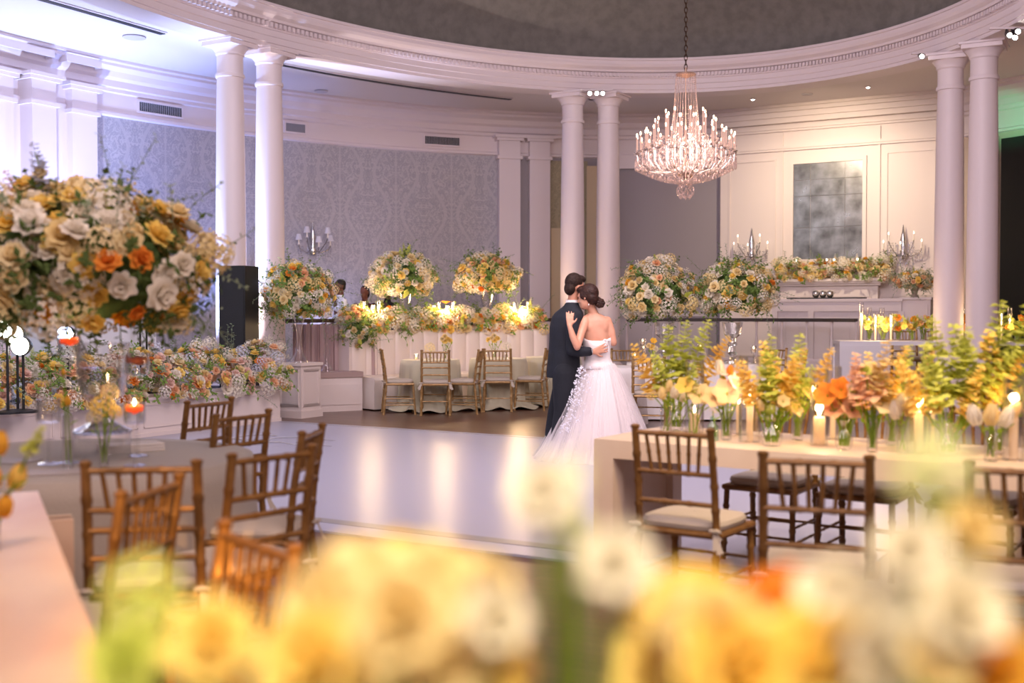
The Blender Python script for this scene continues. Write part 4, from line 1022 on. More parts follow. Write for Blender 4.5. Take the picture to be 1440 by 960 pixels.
# garlands
def bar_shape(p0f, wid, hgt, end=1.0):
    def f(rg, k):
        s = rg.random(); a = rg.uniform(-.15, pi+.15); p_, nrm, hh = p0f(s)
        h = hgt*(.75+.35*abs(sin(s*17+1)))*hh
        return p_+nrm*(cos(a)*wid*k)+V((0, 0, max(sin(a), -.05)*h*k)), (nrm*cos(a)+V((0, 0, sin(a)*1.2+.1))).normalized()
    return f
ob_ = on_banq(630)
def gb(s):
    t = tb0+(tb1-tb0)*(s*1.0-.01)+.0; p_ = EL(5.30, 7.60, t, 1.20); return p_-V((ob_.x, ob_.y, 1.18)), V((cos(t)*UX+sin(t)*VX, cos(t)*UY+sin(t)*VY, 0)), 1.0
arrangement('flower_garland', 'long garland of yellow, peach and white blooms along the top of the booth', (ob_.x, ob_.y, 1.18), 1, 1, 1, 'warm', 420, .066, 31, 300, .06, base=(ob_.x, ob_.y, 1.18), shape=bar_shape(gb, .19, .30), spikes=14, wisps=20)
# white cascade at the left end
cc = EL(5.2, 7.5, tb0-.03, 1.2)
arrangement('flower_arrangement', 'white and coral cascade hanging over the left end of the booth', (cc.x-.05, cc.y-.05, 1.14), .26, .22, .26, 'green', 80, .045, 33, 60, .05, base=(cc.x, cc.y, 1.0), spikes=3, wisps=22)
# stage hedge
hb = W(-4.63, -2.3, .47)
def gh(s):
    v = -3.2+5.55*s; p_ = W(-4.60, -2.3+v+.3, .50)-hb; return p_, V((UX, UY, 0)), (1.0 if s < .9 else 1.05)
arrangement('flower_hedge', 'dense low hedge of white, peach and yellow flowers on the stage box', hb, 1, 1, 1, 'stage', 760, .066, 35, 420, .06, base=hb, shape=bar_shape(gh, .36, .50), spikes=8, wisps=50)
# mantel garland and end bouquet
mb_ = W(uc, 10.12, mz)
def gm_(s): p_ = W(uc-uw*1.0+2.08*uw*s, 10.15, mz+.02)-mb_; return p_, V((-VX, -VY, 0)), 1.0
arrangement('flower_garland', 'yellow and white garland along the mantelpiece', mb_, 1, 1, 1, 'warm', 190, .064, 37, 130, .06, base=mb_, shape=bar_shape(gm_, .16, .30), spikes=8, wisps=16)
vase('glass_vase', 'footed vase on the end cabinet', [(.005, .005), (.08, 0), (.04, .05), (.06, .12), (.09, .2), (.085, .2)], (endcab[0], endcab[1], endcab[2]), mat('stone_urn', '#9b8f84', .6))
arrangement('flower_arrangement', 'small peach and grey-green bouquet on the end cabinet', (endcab[0], endcab[1], endcab[2]+.28), .29, .24, .16, 'warm', 64, .052, 38, 60, .05, base=(endcab[0], endcab[1], endcab[2]+.17), spikes=2, leafmat=leafe)
# big foreground bouquet
bc = V((X(112, 5.42), 5.42, 1.66))
arrangement('flower_arrangement', 'huge foreground bouquet of cream, yellow and orange flowers at left', (bc.x-.06, bc.y, bc.z), .66, .56, .38, 'big', 240, .066, 41, 430, .05, base=(X(143, 5.42), 5.42, 1.30), spikes=6, wisps=46, top=1.0, leafmat=petal('leaf_shaded', '#4f6236', '#5f7040', .25))  # leaf green darkened for the shadow this bouquet stands in
# tall blooms poking out of it
o = thing('tall_stem_cluster', 'tall delphinium and rose stems rising from the top of the huge bouquet', 'flower stems', (bc.x, bc.y, 1.9))
for px, py, kind, col, sc in ((52, 215, 'snapdragon', 'blue', .26), (60, 250, 'snapdragon', 'cream', .2), (45, 300, 'snapdragon', 'lime', .26), (14, 250, 'snapdragon', 'blush', .2), (108, 257, 'rose', 'cream', .055), (38, 258, 'rose', 'cream', .045), (57, 243, 'rose', 'cream', .04), (228, 297, 'rose', 'white', .055), (197, 285, 'snapdragon', 'lime', .2)):
    p_ = P(px, py, 5.4)-V((bc.x, bc.y, 1.9)); r0 = V((p_.x*.6, 0, -.1)); d = (p_-r0).normalized()
    if kind == 'snapdragon': link(kind, bloom(kind, col), o, p_-d*sc*.8, quat(d), sc)
    else: link(kind, bloom(kind, col), o, p_, quat(d+V((0, -.6, 0))), sc)
    MB().tube([r0, (r0+p_)/2+V((.01, 0, .02)), p_], .004, 5).build('stem', stemm, o)
# ================================================================== GLASSWARE, CANDLES, POSIES
x, y = X(143, 5.42), 5.42
o = MB().lathe([(.13, 0), (.13, .12), (.128, .12)], 32, caps=False).build('riser', glass, loc=(x, y, .757), angle=40); tag(o, 'clear round riser under the big glass urn on the left table', 'riser')
o = thing('glass_urn', 'large clear footed glass urn holding the huge bouquet', 'vase', (x, y, .879))
MB().lathe([(.005, .012), (.135, .0), (.135, .012), (.10, .03), (.05, .055), (.032, .08), (.05, .10), (.035, .125), (.05, .15)], 28, caps=False).build('foot', cglass, o)
MB().lathe([(.005, .155), (.06, .15), (.10, .18), (.115, .25), (.125, .40), (.13, .43), (.122, .43), (.11, .26), (.09, .19)], 28, caps=False).build('bowl', glass, o)
MB().lathe([(.0001, .16), (.085, .19), (.10, .25), (.108, .31), (.0001, .31)], 24, caps=False).build('water', water, o)
def candle_glass(x, y, z, h, cr, ch, label, lit=True, fill=True, group=None):
    """stemmed hurricane glass with a floating candle"""
    o = thing('stemmed_candle_glass', label, 'candle holder', (x, y, z), 0, group)
    MB().lathe([(.003, .006), (.05, 0), (.05, .004), (.012, .012), (.007, .03), (.006, h-ch-.03), (.012, h-ch-.005)], 18, caps=False).build('stem', glass, o)
    MB().lathe([(.004, h-ch), (cr*.9, h-ch+.003), (cr, h-ch+.02), (cr, h), (cr-.003, h), (cr-.003, h-ch+.02)], 24, caps=False).build('cup', glass, o)
    if fill:
        MB().lathe([(.001, h-ch+.008), (cr*.88, h-ch+.01), (cr*.9, h-ch*.42), (.001, h-ch*.42)], 20, caps=False).build('water', water, o)
        c_ = thing('floating_candle', ('lit' if lit else 'unlit')+' orange floating candle in '+label, 'candle', (x, y, z+h-ch*.42))
        MB().lathe([(.001, -.012), (cr*.8, 0), (cr*.86, .02), (cr*.7, .026), (.001, .024)], 20, caps=False).build('wax', waxo, c_)
        if lit:
            MB().lathe([(.001, .025), (.006, .035), (.004, .047), (.0005, .058)], 8, caps=False).build('flame', flame, c_); point('candle_light', (x, y, z+h-ch*.42+.05), WARM, 1.2, .02)
    return o
for px, w_, h, cr, ch, lb, lit, fill in ((97, 5.25, .60, .052, .11, 'the tallest candle glass on the left round table', True, True), (193, 5.5, .50, .055, .11, 'the candle glass right of the urn', False, True), (188, 5.15, .29, .048, .10, 'the low candle glass nearest the folded napkin', True, True), (67, 5.2, .30, .052, .11, 'the empty stemmed glass at the left of the table', False, False)):
    candle_glass(X(px, w_), w_, .757, h, cr, ch, lb, lit, fill)
def stems_into(q, base, heads, spread=.015):
    for i, h in enumerate(heads):
        a = i*2.4; b0 = V((cos(a)*spread, sin(a)*spread, .012)); q.tube([b0, b0*.5+h*.35+V((0, 0, .02)), h], .0036, 5, False)
def posy(label, x, y, z, shape, r, h, heads, cat='bud vase', group=None, wtr=.6, m=glass):
    """bud vase + the flowers standing in it; heads (dx, dy, dz, kind, colour, size)"""
    if shape == 'cyl': prof = [(.003, .006), (r*.96, 0), (r, .01), (r, h), (r-.003, h), (r-.003, .012)]
    elif shape == 'bulb': prof = [(.003, .006), (r*.7, 0), (r, h*.22), (r*.9, h*.42), (r*.42, h*.68), (r*.36, h*.8), (r*.62, h), (r*.58, h), (r*.33, h*.78)]
    elif shape == 'bottle': prof = [(.003, .004), (r, 0), (r, h*.6), (r*.5, h*.75), (r*.4, h), (r*.36, h)]
    else: prof = [(.003, .006), (r*.8, 0), (r*.9, h*.1), (r*.45, h*.3), (r*.5, h*.5), (r*1.1, h), (r*1.05, h), (r*.45, h*.5)]
    v_ = MB().lathe(prof, 20, caps=False).build('bud_vase', m, loc=(x, y, z), angle=60); tag(v_, 'glass vase holding '+label if m is glass else 'green tinted bottle holding '+label, 'vase', group)
    o = thing('cut_flowers', label, 'flowers', (x, y, z+.01)); o['group'] = group or 'posies in bud vases'
    q = MB(); hs = []
    for i, (dx, dy, dz, kind, col, sc) in enumerate(heads):
        p_ = V((dx, dy, dz)); hs.append(p_ if kind != 'snapdragon' else p_-V((0, 0, 0)))
        d = V((dx*1.5, dy*1.5-.05, .30)) if kind in ('snapdragon', 'tulip', 'hydrangea') else V((dx*2+rnd.uniform(-.1, .1), dy*2-.22, .16))
        link(kind, bloom(kind, col), o, p_, quat(d.normalized(), i*1.3), sc)
    stems_into(q, None, hs, r*.5)
    for i, h_ in enumerate(hs):
        q.leaf(h_*.62, V((cos(i*2.1), sin(i*2.1), .8)), (0, 0, 1), .06, .012)
    q.build('stems', stemm, o, smooth=False)
    return o
# left round table posies
posy('a single yellow tulip left of the tallest candle glass', X(94, 5.05), 5.05, .757, 'cyl', .025, .24, [(0, 0, .29, 'tulip', 'gold', .032), (-.02, .01, .42, 'tulip', 'gold', .02)])
posy('pale yellow stock flowers in front of the urn', X(144, 5.1), 5.1, .757, 'cyl', .022, .17, [(0, 0, .27, 'hydrangea', 'yellow', .06), (.03, 0, .33, 'hydrangea', 'cream', .045), (-.04, 0, .22, 'hydrangea', 'cream', .04), (.05, .01, .24, 'hydrangea', 'yellow', .035)])
def rbox(name, label, cat, c, rz, size, m, n=3):
    q = MB()
    for k in range(n):
        z0 = size[2]*k/n; q.box((-size[0]/2, -size[1]/2+.003*k, z0), (size[0]/2, size[1]/2-.004*k, z0+size[2]/n*.86))
    o = q.build(name, m, loc=c, smooth=False); o.rotation_euler = (0, 0, rz)
    bv = o.modifiers.new('b', 'BEVEL'); bv.width = .004; bv.segments = 2
    return tag(o, label, cat)
rbox('folded_napkin', 'thick folded pale napkin right of the urn on the round table', 'napkin', (X(185, 5.75), 5.72, .757), R(35), (.30, .16, .04), linenw)
for px, Y, rz, lb in ((68, 4.92, .3, 'flat grey menu card under the empty glass at the table front'), (8, 5.3, -.2, 'flat grey menu card at the far left of the round table')):
    rbox('menu_card', lb, 'menu card', (X(px, Y), Y, .757), rz, (.26, .18, .006), mat('card_grey', '#a99e98', .6), 1)

# pillar candles in tall glass cylinders
def glass_cyl(x, y, z, r, h, label, group='tall glass cylinders with candles'):
    o = MB().lathe([(.003, .008), (r, 0), (r, h), (r-.003, h), (r-.003, .01)], 22, caps=False).build('glass_cylinder', glass, loc=(x, y, z), angle=50); return tag(o, label, 'candle glass', group)
def taper(x, y, z, r, h, label, lit=.0, group=None, fs=1.0):
    o = thing('candle', label, 'candle', (x, y, z), 0, group)
    MB().lathe([(r, 0), (r, h-.006), (r*.8, h), (.001, h-.004)], 14).build('wax', wax, o)
    MB().tube([(0, 0, h-.005), (0, 0, h+.008)], .001, 4).build('wick', blackm, o)
    MB().lathe([(.0008, h+.004), (.0055*fs, h+.016), (.0045*fs, h+.028), (.0005, h+.046)], 8, caps=False).build('flame', flame, o)
    if lit: point('candle_light', (x, y, z+h+.04), WARM, lit, .025)
    return o
Zt = .765
def R_(px, w_): p_ = onR(px, w_, .76); return p_.x, p_.y
for px, w_, r, h, ch, cr, lit, lb in (
    (977, .62, .055, .42, .10, .03, 0, 'behind the left green blooms'), (1055, .34, .058, .46, .22, .018, 3.2, 'with the tall white candle left of centre'),
    (1040, .66, .05, .44, .16, .018, 0, 'behind the peach poppy'), (1153, .40, .045, .40, .14, .03, 2.8, 'left of the orange poppies'), (1172, .70, .045, .40, .22, .015, 0, 'far side, behind the orange poppies'),
    (1293, .34, .058, .40, .20, .022, 3.2, 'with the thick candle beside the tulips'), (1310, .70, .05, .42, .16, .02, 0, 'far side, behind the thick white candle'), (1427, .3, .05, .40, .24, .02, 3, 'at the right edge of the photo')):
    x, y = R_(px, w_); glass_cyl(x, y, .76, r, h, 'clear cylinder on the right table '+lb)
    taper(x, y, .768, cr, ch, 'lit candle in cylinder '+lb, lit, fs=1.5)
SD = 'snapdragon'
def PX(px, w_, label, shape, r, h, heads, m=glass):
    x, y = R_(px, w_); n_ = len(heads); rr = random.Random(px)
    heads = [(a*1.1, b_, c_, k, col, s_*(1.28 if k != SD else 1.06)) for a, b_, c_, k, col, s_ in heads]
    if n_ > 4:                                   # smaller side blooms fill each bunch
        for a, b_, c_, k, col, s_ in heads[:n_]: heads.append((a+rr.uniform(-.05, .05), b_+rr.uniform(-.05, .05), c_*rr.uniform(.8, 1.05)+.02, rr.choice(['ranunculus', 'hydrangea', 'tulip', 'poppy']), rr.choice([col, 'yellow', 'cream', 'lime']) if col != 'orange' else rr.choice(['orange', 'peach', 'gold']), rr.uniform(.028, .042)))
    posy(label, x, y, .76, shape, r, h, heads, m=m)
PX(937, .42, 'white tulips at the left end of the right table', 'cyl', .032, .17, [(-.02, 0, .22, 'tulip', 'cream', 0.040), (.045, -.01, .23, 'tulip', 'white', 0.045), (.02, .03, .26, 'tulip', 'cream', 0.037), (.09, 0, .20, 'tulip', 'white', 0.037)])
PX(952, .66, 'tall lime snapdragons at the left end of the right table', 'bulb', .05, .16, [(-.10, .02, .22, SD, 'yellow', .30), (-.02, 0, .26, SD, 'lime', .34), (.06, .02, .28, SD, 'lime', .36), (-.06, -.02, .2, SD, 'lime', .26), (.12, 0, .28, SD, 'yellow', .30), (.02, .03, .3, SD, 'lime', .32)])
PX(975, .34, 'pale poppy with an orange eye beside the green bottle', 'bulb', .04, .17, [(.03, -.02, .23, 'poppy', 'cream', .055), (-.04, 0, .28, 'poppy', 'yellow', .045), (.0, .02, .20, SD, 'lime', .20), (.08, .02, .22, 'poppy', 'peach', .05)])
PX(1003, .28, 'nothing but a short stem, in front of the peach poppies', 'bottle', .03, .13, [(0, 0, .15, 'white_spray', 'cream', .02)], m=mint)
PX(1022, .36, 'peach and cream poppies on green stems left of the tall candle', 'cyl', .03, .15, [(0, -.02, .25, 'poppy', 'peach', .065), (-.05, .01, .22, 'poppy', 'cream', .06), (.05, .01, .30, 'poppy', 'white', .05), (.02, .02, .36, 'tulip', 'orange', .035), (-.03, .02, .38, 'tulip', 'white', 0.044)])
PX(1122, .55, 'second bunch of yellow snapdragons and cream poppies left of the short candle', 'cyl', .03, .18, [(-.08, 0, .26, SD, 'yellow', .28), (0, 0, .26, SD, 'lime', .30), (.07, 0, .24, SD, 'yellow', .26), (-.03, -.03, .3, 'poppy', 'cream', .045), (.05, -.03, .26, 'poppy', 'yellow', .045)])
PX(1086, .22, 'big yellow and lime snapdragons in the round vase', 'bulb', .058, .16, [(-.07, 0, .2, SD, 'yellow', .24), (-.02, -.01, .22, SD, 'lime', .26), (.04, 0, .2, SD, 'yellow', .26), (.09, .01, .18, SD, 'lime', .24), (.0, .03, .25, SD, 'lime', .30), (.07, .03, .24, SD, 'yellow', .26), (.10, -.02, .2, 'poppy', 'cream', .05), (-.06, -.03, .2, 'tulip', 'cream', 0.037), (.03, -.04, .22, 'tulip', 'cream', 0.037), (-.09, .02, .24, SD, 'yellow', .2)])
PX(1188, .26, 'orange poppies spreading over the low vase', 'bulb', .045, .15, [(-.08, 0, .27, 'poppy', 'orange', .055), (-.02, -.02, .30, 'poppy', 'orange', .05), (.07, 0, .28, 'poppy', 'orange', .05), (-.04, 0, .2, 'poppy', 'peach', .05), (.03, -.03, .2, 'poppy', 'peach', .05), (.08, .02, .22, 'poppy', 'gold', .045), (0, .02, .24, 'poppy', 'yellow', .05), (.04, .03, .34, SD, 'peach', .10)])
PX(1228, .24, 'peach gladiolus fanned above a slim cylinder', 'cyl', .027, .18, [(-.04, 0, .22, SD, 'peach', .26), (.02, 0, .24, SD, 'cream', .30), (.06, .01, .24, SD, 'yellow', .28), (-.01, -.02, .3, 'poppy', 'peach', .06), (.04, -.02, .24, 'poppy', 'cream', .06), (.0, .02, .38, 'poppy', 'cream', .055), (.08, 0, .32, 'poppy', 'white', .05), (-.06, 0, .3, 'poppy', 'peach', .05)])
PX(1270, .26, 'white tulips left of the thick candle', 'cyl', .027, .14, [(-.03, 0, .2, 'tulip', 'white', 0.053), (.035, 0, .21, 'tulip', 'cream', 0.050), (.0, .02, .24, 'tulip', 'white', 0.045)])
PX(1255, .6, 'yellow and cream bunch at the far side, between gladiolus and tulips', 'cyl', .03, .18, [(-.06, 0, .24, SD, 'yellow', .24), (.03, 0, .25, SD, 'lime', .26), (.08, 0, .22, 'poppy', 'cream', .045), (0, -.03, .26, 'poppy', 'yellow', .045), (.1, 0, .3, SD, 'yellow', .22)])
PX(1335, .30, 'bushy lime snapdragons right of the thick candle', 'bulb', .055, .16, [(-.11, 0, .22, SD, 'yellow', .26), (-.05, -.01, .22, SD, 'lime', .32), (.02, 0, .24, SD, 'lime', .36), (.08, .01, .24, SD, 'lime', .36), (.14, 0, .22, SD, 'yellow', .30), (.05, -.03, .2, SD, 'yellow', .24), (-.02, .03, .28, SD, 'lime', .36), (.11, -.02, .24, SD, 'lime', .32)])
PX(1395, .2, 'white tulips near the right edge of the table', 'cyl', .030, .15, [(-.07, 0, .2, 'tulip', 'white', 0.057), (0, 0, .20, 'tulip', 'cream', 0.057), (.06, -.01, .19, 'tulip', 'white', 0.055), (.1, .02, .22, 'tulip', 'cream', 0.050)])
PX(1402, .5, 'tall lime snapdragons at the right edge of the table', 'bulb', .055, .16, [(-.08, 0, .28, SD, 'lime', .36), (0, .01, .30, SD, 'lime', .42), (.08, 0, .3, SD, 'lime', .40), (.14, 0, .26, SD, 'lime', .36), (-.03, -.02, .25, SD, 'yellow', .34), (.05, .02, .34, SD, 'lime', .38)])
# left corner table posies at the edge of the frame
posy('yellow tulips blurred at the left edge', -1.52, 3.28, .76, 'cyl', .035, .2, [(.04, 0, .30, 'tulip', 'gold', .05), (.08, .02, .2, 'tulip', 'yellow', .055), (.06, -.02, .12, 'tulip', 'gold', .05), (.12, 0, .27, SD, 'lime', .1), (.02, 0, .2, 'tulip', 'gold', .05)])
# booth candles
ORD = ('first', 'second', 'third', 'fourth', 'fifth', 'sixth', 'seventh')
for k, (px, n_) in enumerate(((517, 7), (622, 7), (728, 7))):
    p_ = on_banq(px)
    for i in range(n_):
        a = i*2.4; dx = (i-(n_-1)/2)*.075; dy = .07*cos(a); h = .20+.07*(i % 3); where = ('left', 'middle', 'right')[k]
        glass_cyl(p_.x+dx, p_.y+dy, 1.18, .034, h+.12, '%s slim glass cylinder from the left in the %s candle cluster on the booth' % (ORD[i], where), 'slim glasses, %s cluster on the booth' % where)
        taper(p_.x+dx, p_.y+dy, 1.19, .012, h-.02, '%s lit candle from the left in the %s cluster on the booth' % (ORD[i], where), 0, 'candles, %s cluster on the booth' % where, fs=2.0)
    point('candle_light', (p_.x, p_.y-.16, 1.50), WARM, 70, .16)
# single orange bloom above the booth garland
p_ = on_banq(623); o = thing('tall_dahlia', 'single orange bloom standing above the middle booth candles', 'flower', (p_.x, p_.y+.1, 1.18)); MB().tube([(0, 0, 0), (.02, 0, .44)], .004, 5).build('stem', stemm, o); link('bloom', bloom('poppy', 'orange'), o, (.02, 0, .45), None, .09)
# small table posies
for (cx_, cy_, l) in ((-1.22, 16.98, 'left'), (-.21, 17.45, 'middle')):
    posy('a cream hydrangea on the %s small booth table' % l, cx_+(.0 if l == 'left' else .12), cy_-.1, .757, 'bulb', .04, .10, [(0, 0, .17, 'hydrangea', 'cream' if l == 'left' else 'white', .09)])
    posy('tall yellow posy on the %s small booth table' % l, cx_+(.22 if l == 'left' else -.06), cy_-.05, .757, 'cyl', .025, .16, [(0, 0, .27, 'rose', 'yellow', .05), (-.04, 0, .30, 'rose', 'cream', .045), (.05, 0, .30, 'rose', 'yellow', .045), (.0, .02, .34, 'rose', 'cream', .045), (-.1 if l != 'left' else .08, 0, .28, 'rose', 'yellow', .045), (.1, 0, .24, 'tulip', 'lime', .03)])
    x, y = cx_-.2, cy_-.12; glass_cyl(x, y, .757, .035, .09, 'small votive glass on the %s booth table' % l, None); taper(x, y, .765, .02, .035, 'votive candle on the %s booth table' % l, 1.0, fs=1.4)
# centre table candles and crystals
for i, (px, Y, h, lb) in enumerate(((893, 14.65, .16, 'low white votive at the right side of the small white table'), (904, 15.6, .32, 'tall stemmed votive behind the small white table'), (943, 15.5, .18, 'low votive between the two crystal stands, left one'), (905, 15.9, .22, 'stemmed votive at the left end of the crystal stand table'), (985, 15.55, .24, 'stemmed votive between the two crystal stands, right one'), (1060, 15.6, .22, 'stemmed votive right of the second crystal stand'))):
    o = thing('votive_holder', lb, 'candle holder', (X(px, Y), Y, .76), 0)
    MB().lathe([(.003, .004), (.04, 0), (.008, .02), (.008, h-.09), (.03, h-.08), (.045, h-.03), (.043, h+.02), (.04, h+.02), (.028, h-.07)], 14, caps=False).build('cup', cglass, o)
    MB().lathe([(.03, h-.06), (.033, h-.02), (.001, h-.018)], 12).build('wax', wax, o); MB().ell((0, 0, h-.005), (.008, .008, .014), n=8, m=5).build('flame', flame, o)
posy('small yellow and white posy left of the first crystal stand', X(917, 15.5), 15.5, .76, 'cyl', .025, .12, [(0, 0, .22, 'rose', 'yellow', .05), (.05, 0, .2, 'rose', 'white', .05), (-.05, 0, .24, 'rose', 'cream', .04), (.02, 0, .3, 'poppy', 'gold', .05)])
# mantel tea lights
for px, lb in ((1120, 'left glass tea light rising from the mantel garland'), (1162, 'middle glass tea light rising from the mantel garland'), (1172, 'glass tea light just right of the middle one on the mantel'), (1205, 'right glass tea light rising from the mantel garland')):
    p_ = onv(px, 10.05, mz); o = thing('tea_light_stand', lb, 'candle holder', p_)
    MB().lathe([(.003, .004), (.06, 0), (.01, .03), (.01, .30), (.05, .33), (.07, .38), (.065, .38), (.045, .33)], 12, caps=False).build('stand', cglass, o); MB().ell((0, 0, .35), (.02, .02, .02), n=8, m=5).build('flame', emit('soft_flame', (1, .8, .6, 1), 10), o)
# tall white table at the back
def T2(px, w_): 
    Y = 17.0+w_-.14*((px-1181)/1600*17); return X(px, Y), Y
for i, (px, w_, h) in enumerate(((1211, .3, .42), (1222, .5, .34), (1231, .25, .26), (1240, .55, .34), (1253, .3, .26), (1331, .5, .34), (1338, .25, .34), (1346, .45, .3), (1352, .2, .38), (1358, .5, .32), (1408, .3, .42), (1420, .5, .34))):
    x, y = T2(px, w_); where = 'left end' if i < 5 else ('middle' if i < 10 else 'right end')
    ii = (i if i < 5 else i-5 if i < 10 else i-10); od = ORD[ii]
    glass_cyl(x, y, 1.03, .035, h+.16, '%s slim glass cylinder at the %s of the tall white table' % (od, where), 'slim glasses, %s of the tall white table' % where); taper(x, y, 1.04, .014, h-.06, '%s lit candle at the %s of the tall white table' % (od, where), 0, 'candles, %s of the tall white table' % where, fs=2.2)
for px in (1235, 1345, 1412): x, y = T2(px, .1); point('candle_light', (x, y, 1.35), WARM, 20, .08)
rg = random.Random(5)
for i, (px, w_, lb, cs) in enumerate(((1222, .4, 'left end', ('lime', 'cream', 'yellow')), (1242, .35, 'second from the left end', ('lime', 'yellow', 'yellow')), (1263, .4, 'between the left candles and the white poppies', ('orange', 'lime', 'yellow')), (1283, .35, 'just left of the centre', ('yellow', 'gold', 'yellow')), (1298, .4, 'centre', ('gold', 'yellow', 'peach')), (1318, .35, 'left of the middle candle cluster', ('lime', 'lime', 'cream')), (1366, .4, 'right of the middle candle cluster', ('yellow', 'peach', 'gold')), (1386, .35, 'under the mauve column', ('gold', 'lime', 'yellow')), (1430, .35, 'right end', ('orange', 'lime', 'gold')))):
    x, y = T2(px, w_); hs = []
    for k in range(9): hs.append((rg.uniform(-.13, .13), rg.uniform(-.05, .05), rg.uniform(.16, .36), rg.choice(['poppy', 'rose', 'ranunculus', 'tulip']), cs[k % 3], rg.uniform(.045, .06)))
    for k in range(3): hs.append((rg.uniform(-.12, .12), 0, rg.uniform(.16, .24), SD, 'lime', rg.uniform(.13, .19)))
    posy('loose posy, tall white table, '+lb, x, y, 1.03, 'cyl', .035, .16, hs)

# ================================================================== FOREGROUND, right in front of the lens
o = slab_table('banquet_table', 'table right in front of the camera carrying the blurred flowers', (-.75, .42, 0), R(-6), 2.0, .75, .76, tablel)
def fg(label, px, Y, shape, r, h, heads, cat='flowers'):
    x = X(px, Y); hs = []
    for (hx, hy, hY, kind, col, sc) in heads:
        p_ = P(hx, hy, hY); hs.append((p_.x-x, p_.y-Y, p_.z-.77, kind, col, sc))
    return posy(label, x, Y, .76, shape, r, h, hs, group='blurred posies in front of the lens')
RO, RA, TU_, HY = 'rose', 'ranunculus', 'tulip', 'hydrangea'
fg('huge blurred cream and yellow roses in the lower middle', 560, .78, 'bulb', .06, .20, [(450, 850, .78, RO, 'cream', .040), (520, 815, .82, RO, 'cream', .040), (600, 830, .78, RO, 'cream', .042), (680, 835, .80, RO, 'cream', .034), (700, 870, .74, RA, 'white', .026), (430, 935, .74, RO, 'yellow', .040), (520, 925, .76, RO, 'cream', .044), (610, 930, .74, RO, 'cream', .044), (690, 945, .76, RO, 'yellow', .034), (560, 870, .70, RO, 'cream', .036), (640, 795, .86, RA, 'gold', .022), (560, 780, .88, RA, 'yellow', .028), (480, 790, .86, RA, 'yellow', .026)])
fg('blurred orange and yellow blooms in the lower right middle', 1020, .78, 'bulb', .06, .20, [(960, 860, .78, RO, 'yellow', .036), (1010, 900, .74, RO, 'cream', .042), (1080, 860, .80, RA, 'orange', .030), (1120, 840, .84, RA, 'orange', .028), (1140, 925, .76, RO, 'yellow', .040), (930, 945, .76, RO, 'yellow', .036), (1050, 950, .72, RO, 'yellow', .042), (985, 830, .84, RA, 'gold', .024)])
fg('blurred white ranunculus beside the orange blooms', 1200, .80, 'bulb', .05, .2, [(1180, 850, .80, RA, 'white', .036), (1230, 880, .78, RA, 'white', .036), (1190, 925, .76, RA, 'cream', .034), (1250, 935, .74, RA, 'white', .028), (1155, 890, .8, RA, 'white', .03)])
fg('pale budding stem blurred in front of the bride', 812, .74, 'cyl', .022, .40, [(766, 688, .74, RA, 'white', .027), (866, 792, .72, RA, 'white', .027), (800, 735, .76, HY, 'pale', .016), (815, 690, .78, SD, 'pale', .035)])
fg('white budded stem blurred at the lower right', 1320, .74, 'cyl', .02, .24, [(1283, 772, .72, RA, 'white', .025), (1376, 742, .74, RA, 'cream', .022), (1358, 858, .70, RA, 'white', .032), (1312, 660, .76, HY, 'pale', .030), (1306, 700, .76, SD, 'pale', .05), (1322, 800, .76, SD, 'lime', .05), (1330, 930, .7, RA, 'cream', .024)])
fg('blurred lime bloom over the corner table chairs', 200, .86, 'cyl', .025, .24, [(195, 835, .86, HY, 'lime', .034), (215, 885, .84, HY, 'lime', .03), (295, 905, .80, RO, 'yellow', .034), (170, 935, .8, RA, 'lime', .03)])
fg('blurred yellow tulips at the bottom right corner', 1420, .8, 'bulb', .045, .2, [(1400, 940, .78, RO, 'gold', .034), (1445, 950, .78, RO, 'yellow', .03)])

# ================================================================== CHANDELIER
YC = 15.8; xc = X(963, YC)
def cz(py): return EYE+(440-py)/F*YC
zc0 = cz(252)
ch = thing('chandelier', 'large crystal chandelier with pink lit candles hanging on a chain', 'chandelier', (xc, YC, zc0))
def dz(py): return cz(py)-zc0
def dr(px): return px/F*YC
q = MB(); zt = 7.7-zc0; z = dz(100); k = 0
while z < zt:
    rot = (k % 2)*pi/2; ring = [(cos(rot)*.022*cos(t), sin(rot)*.022*cos(t), z+.035+.045*sin(t)) for t in [2*pi*i/10 for i in range(11)]]
    q.tube(ring, .006, 5, False); z += .065; k += 1
q.build('chain', brass, ch, smooth=False)
MB().lathe([(.02, zt-.0), (.09, zt-.02), (.10, zt+.06)], 16).build('ceiling_rose', brass, ch)
MB().lathe([(.02, dz(252)), (.10, dz(250)), (.13, dz(243)), (.05, dz(236)), (.02, dz(225)), (.025, dz(200)), (.012, dz(170)), (.01, dz(112)), (.13, dz(108)), (.14, dz(106)), (.02, dz(104)), (.012, dz(97))], 16).build('body', mat('pale_gilt', '#b99a86', .3, metal=.6), ch)
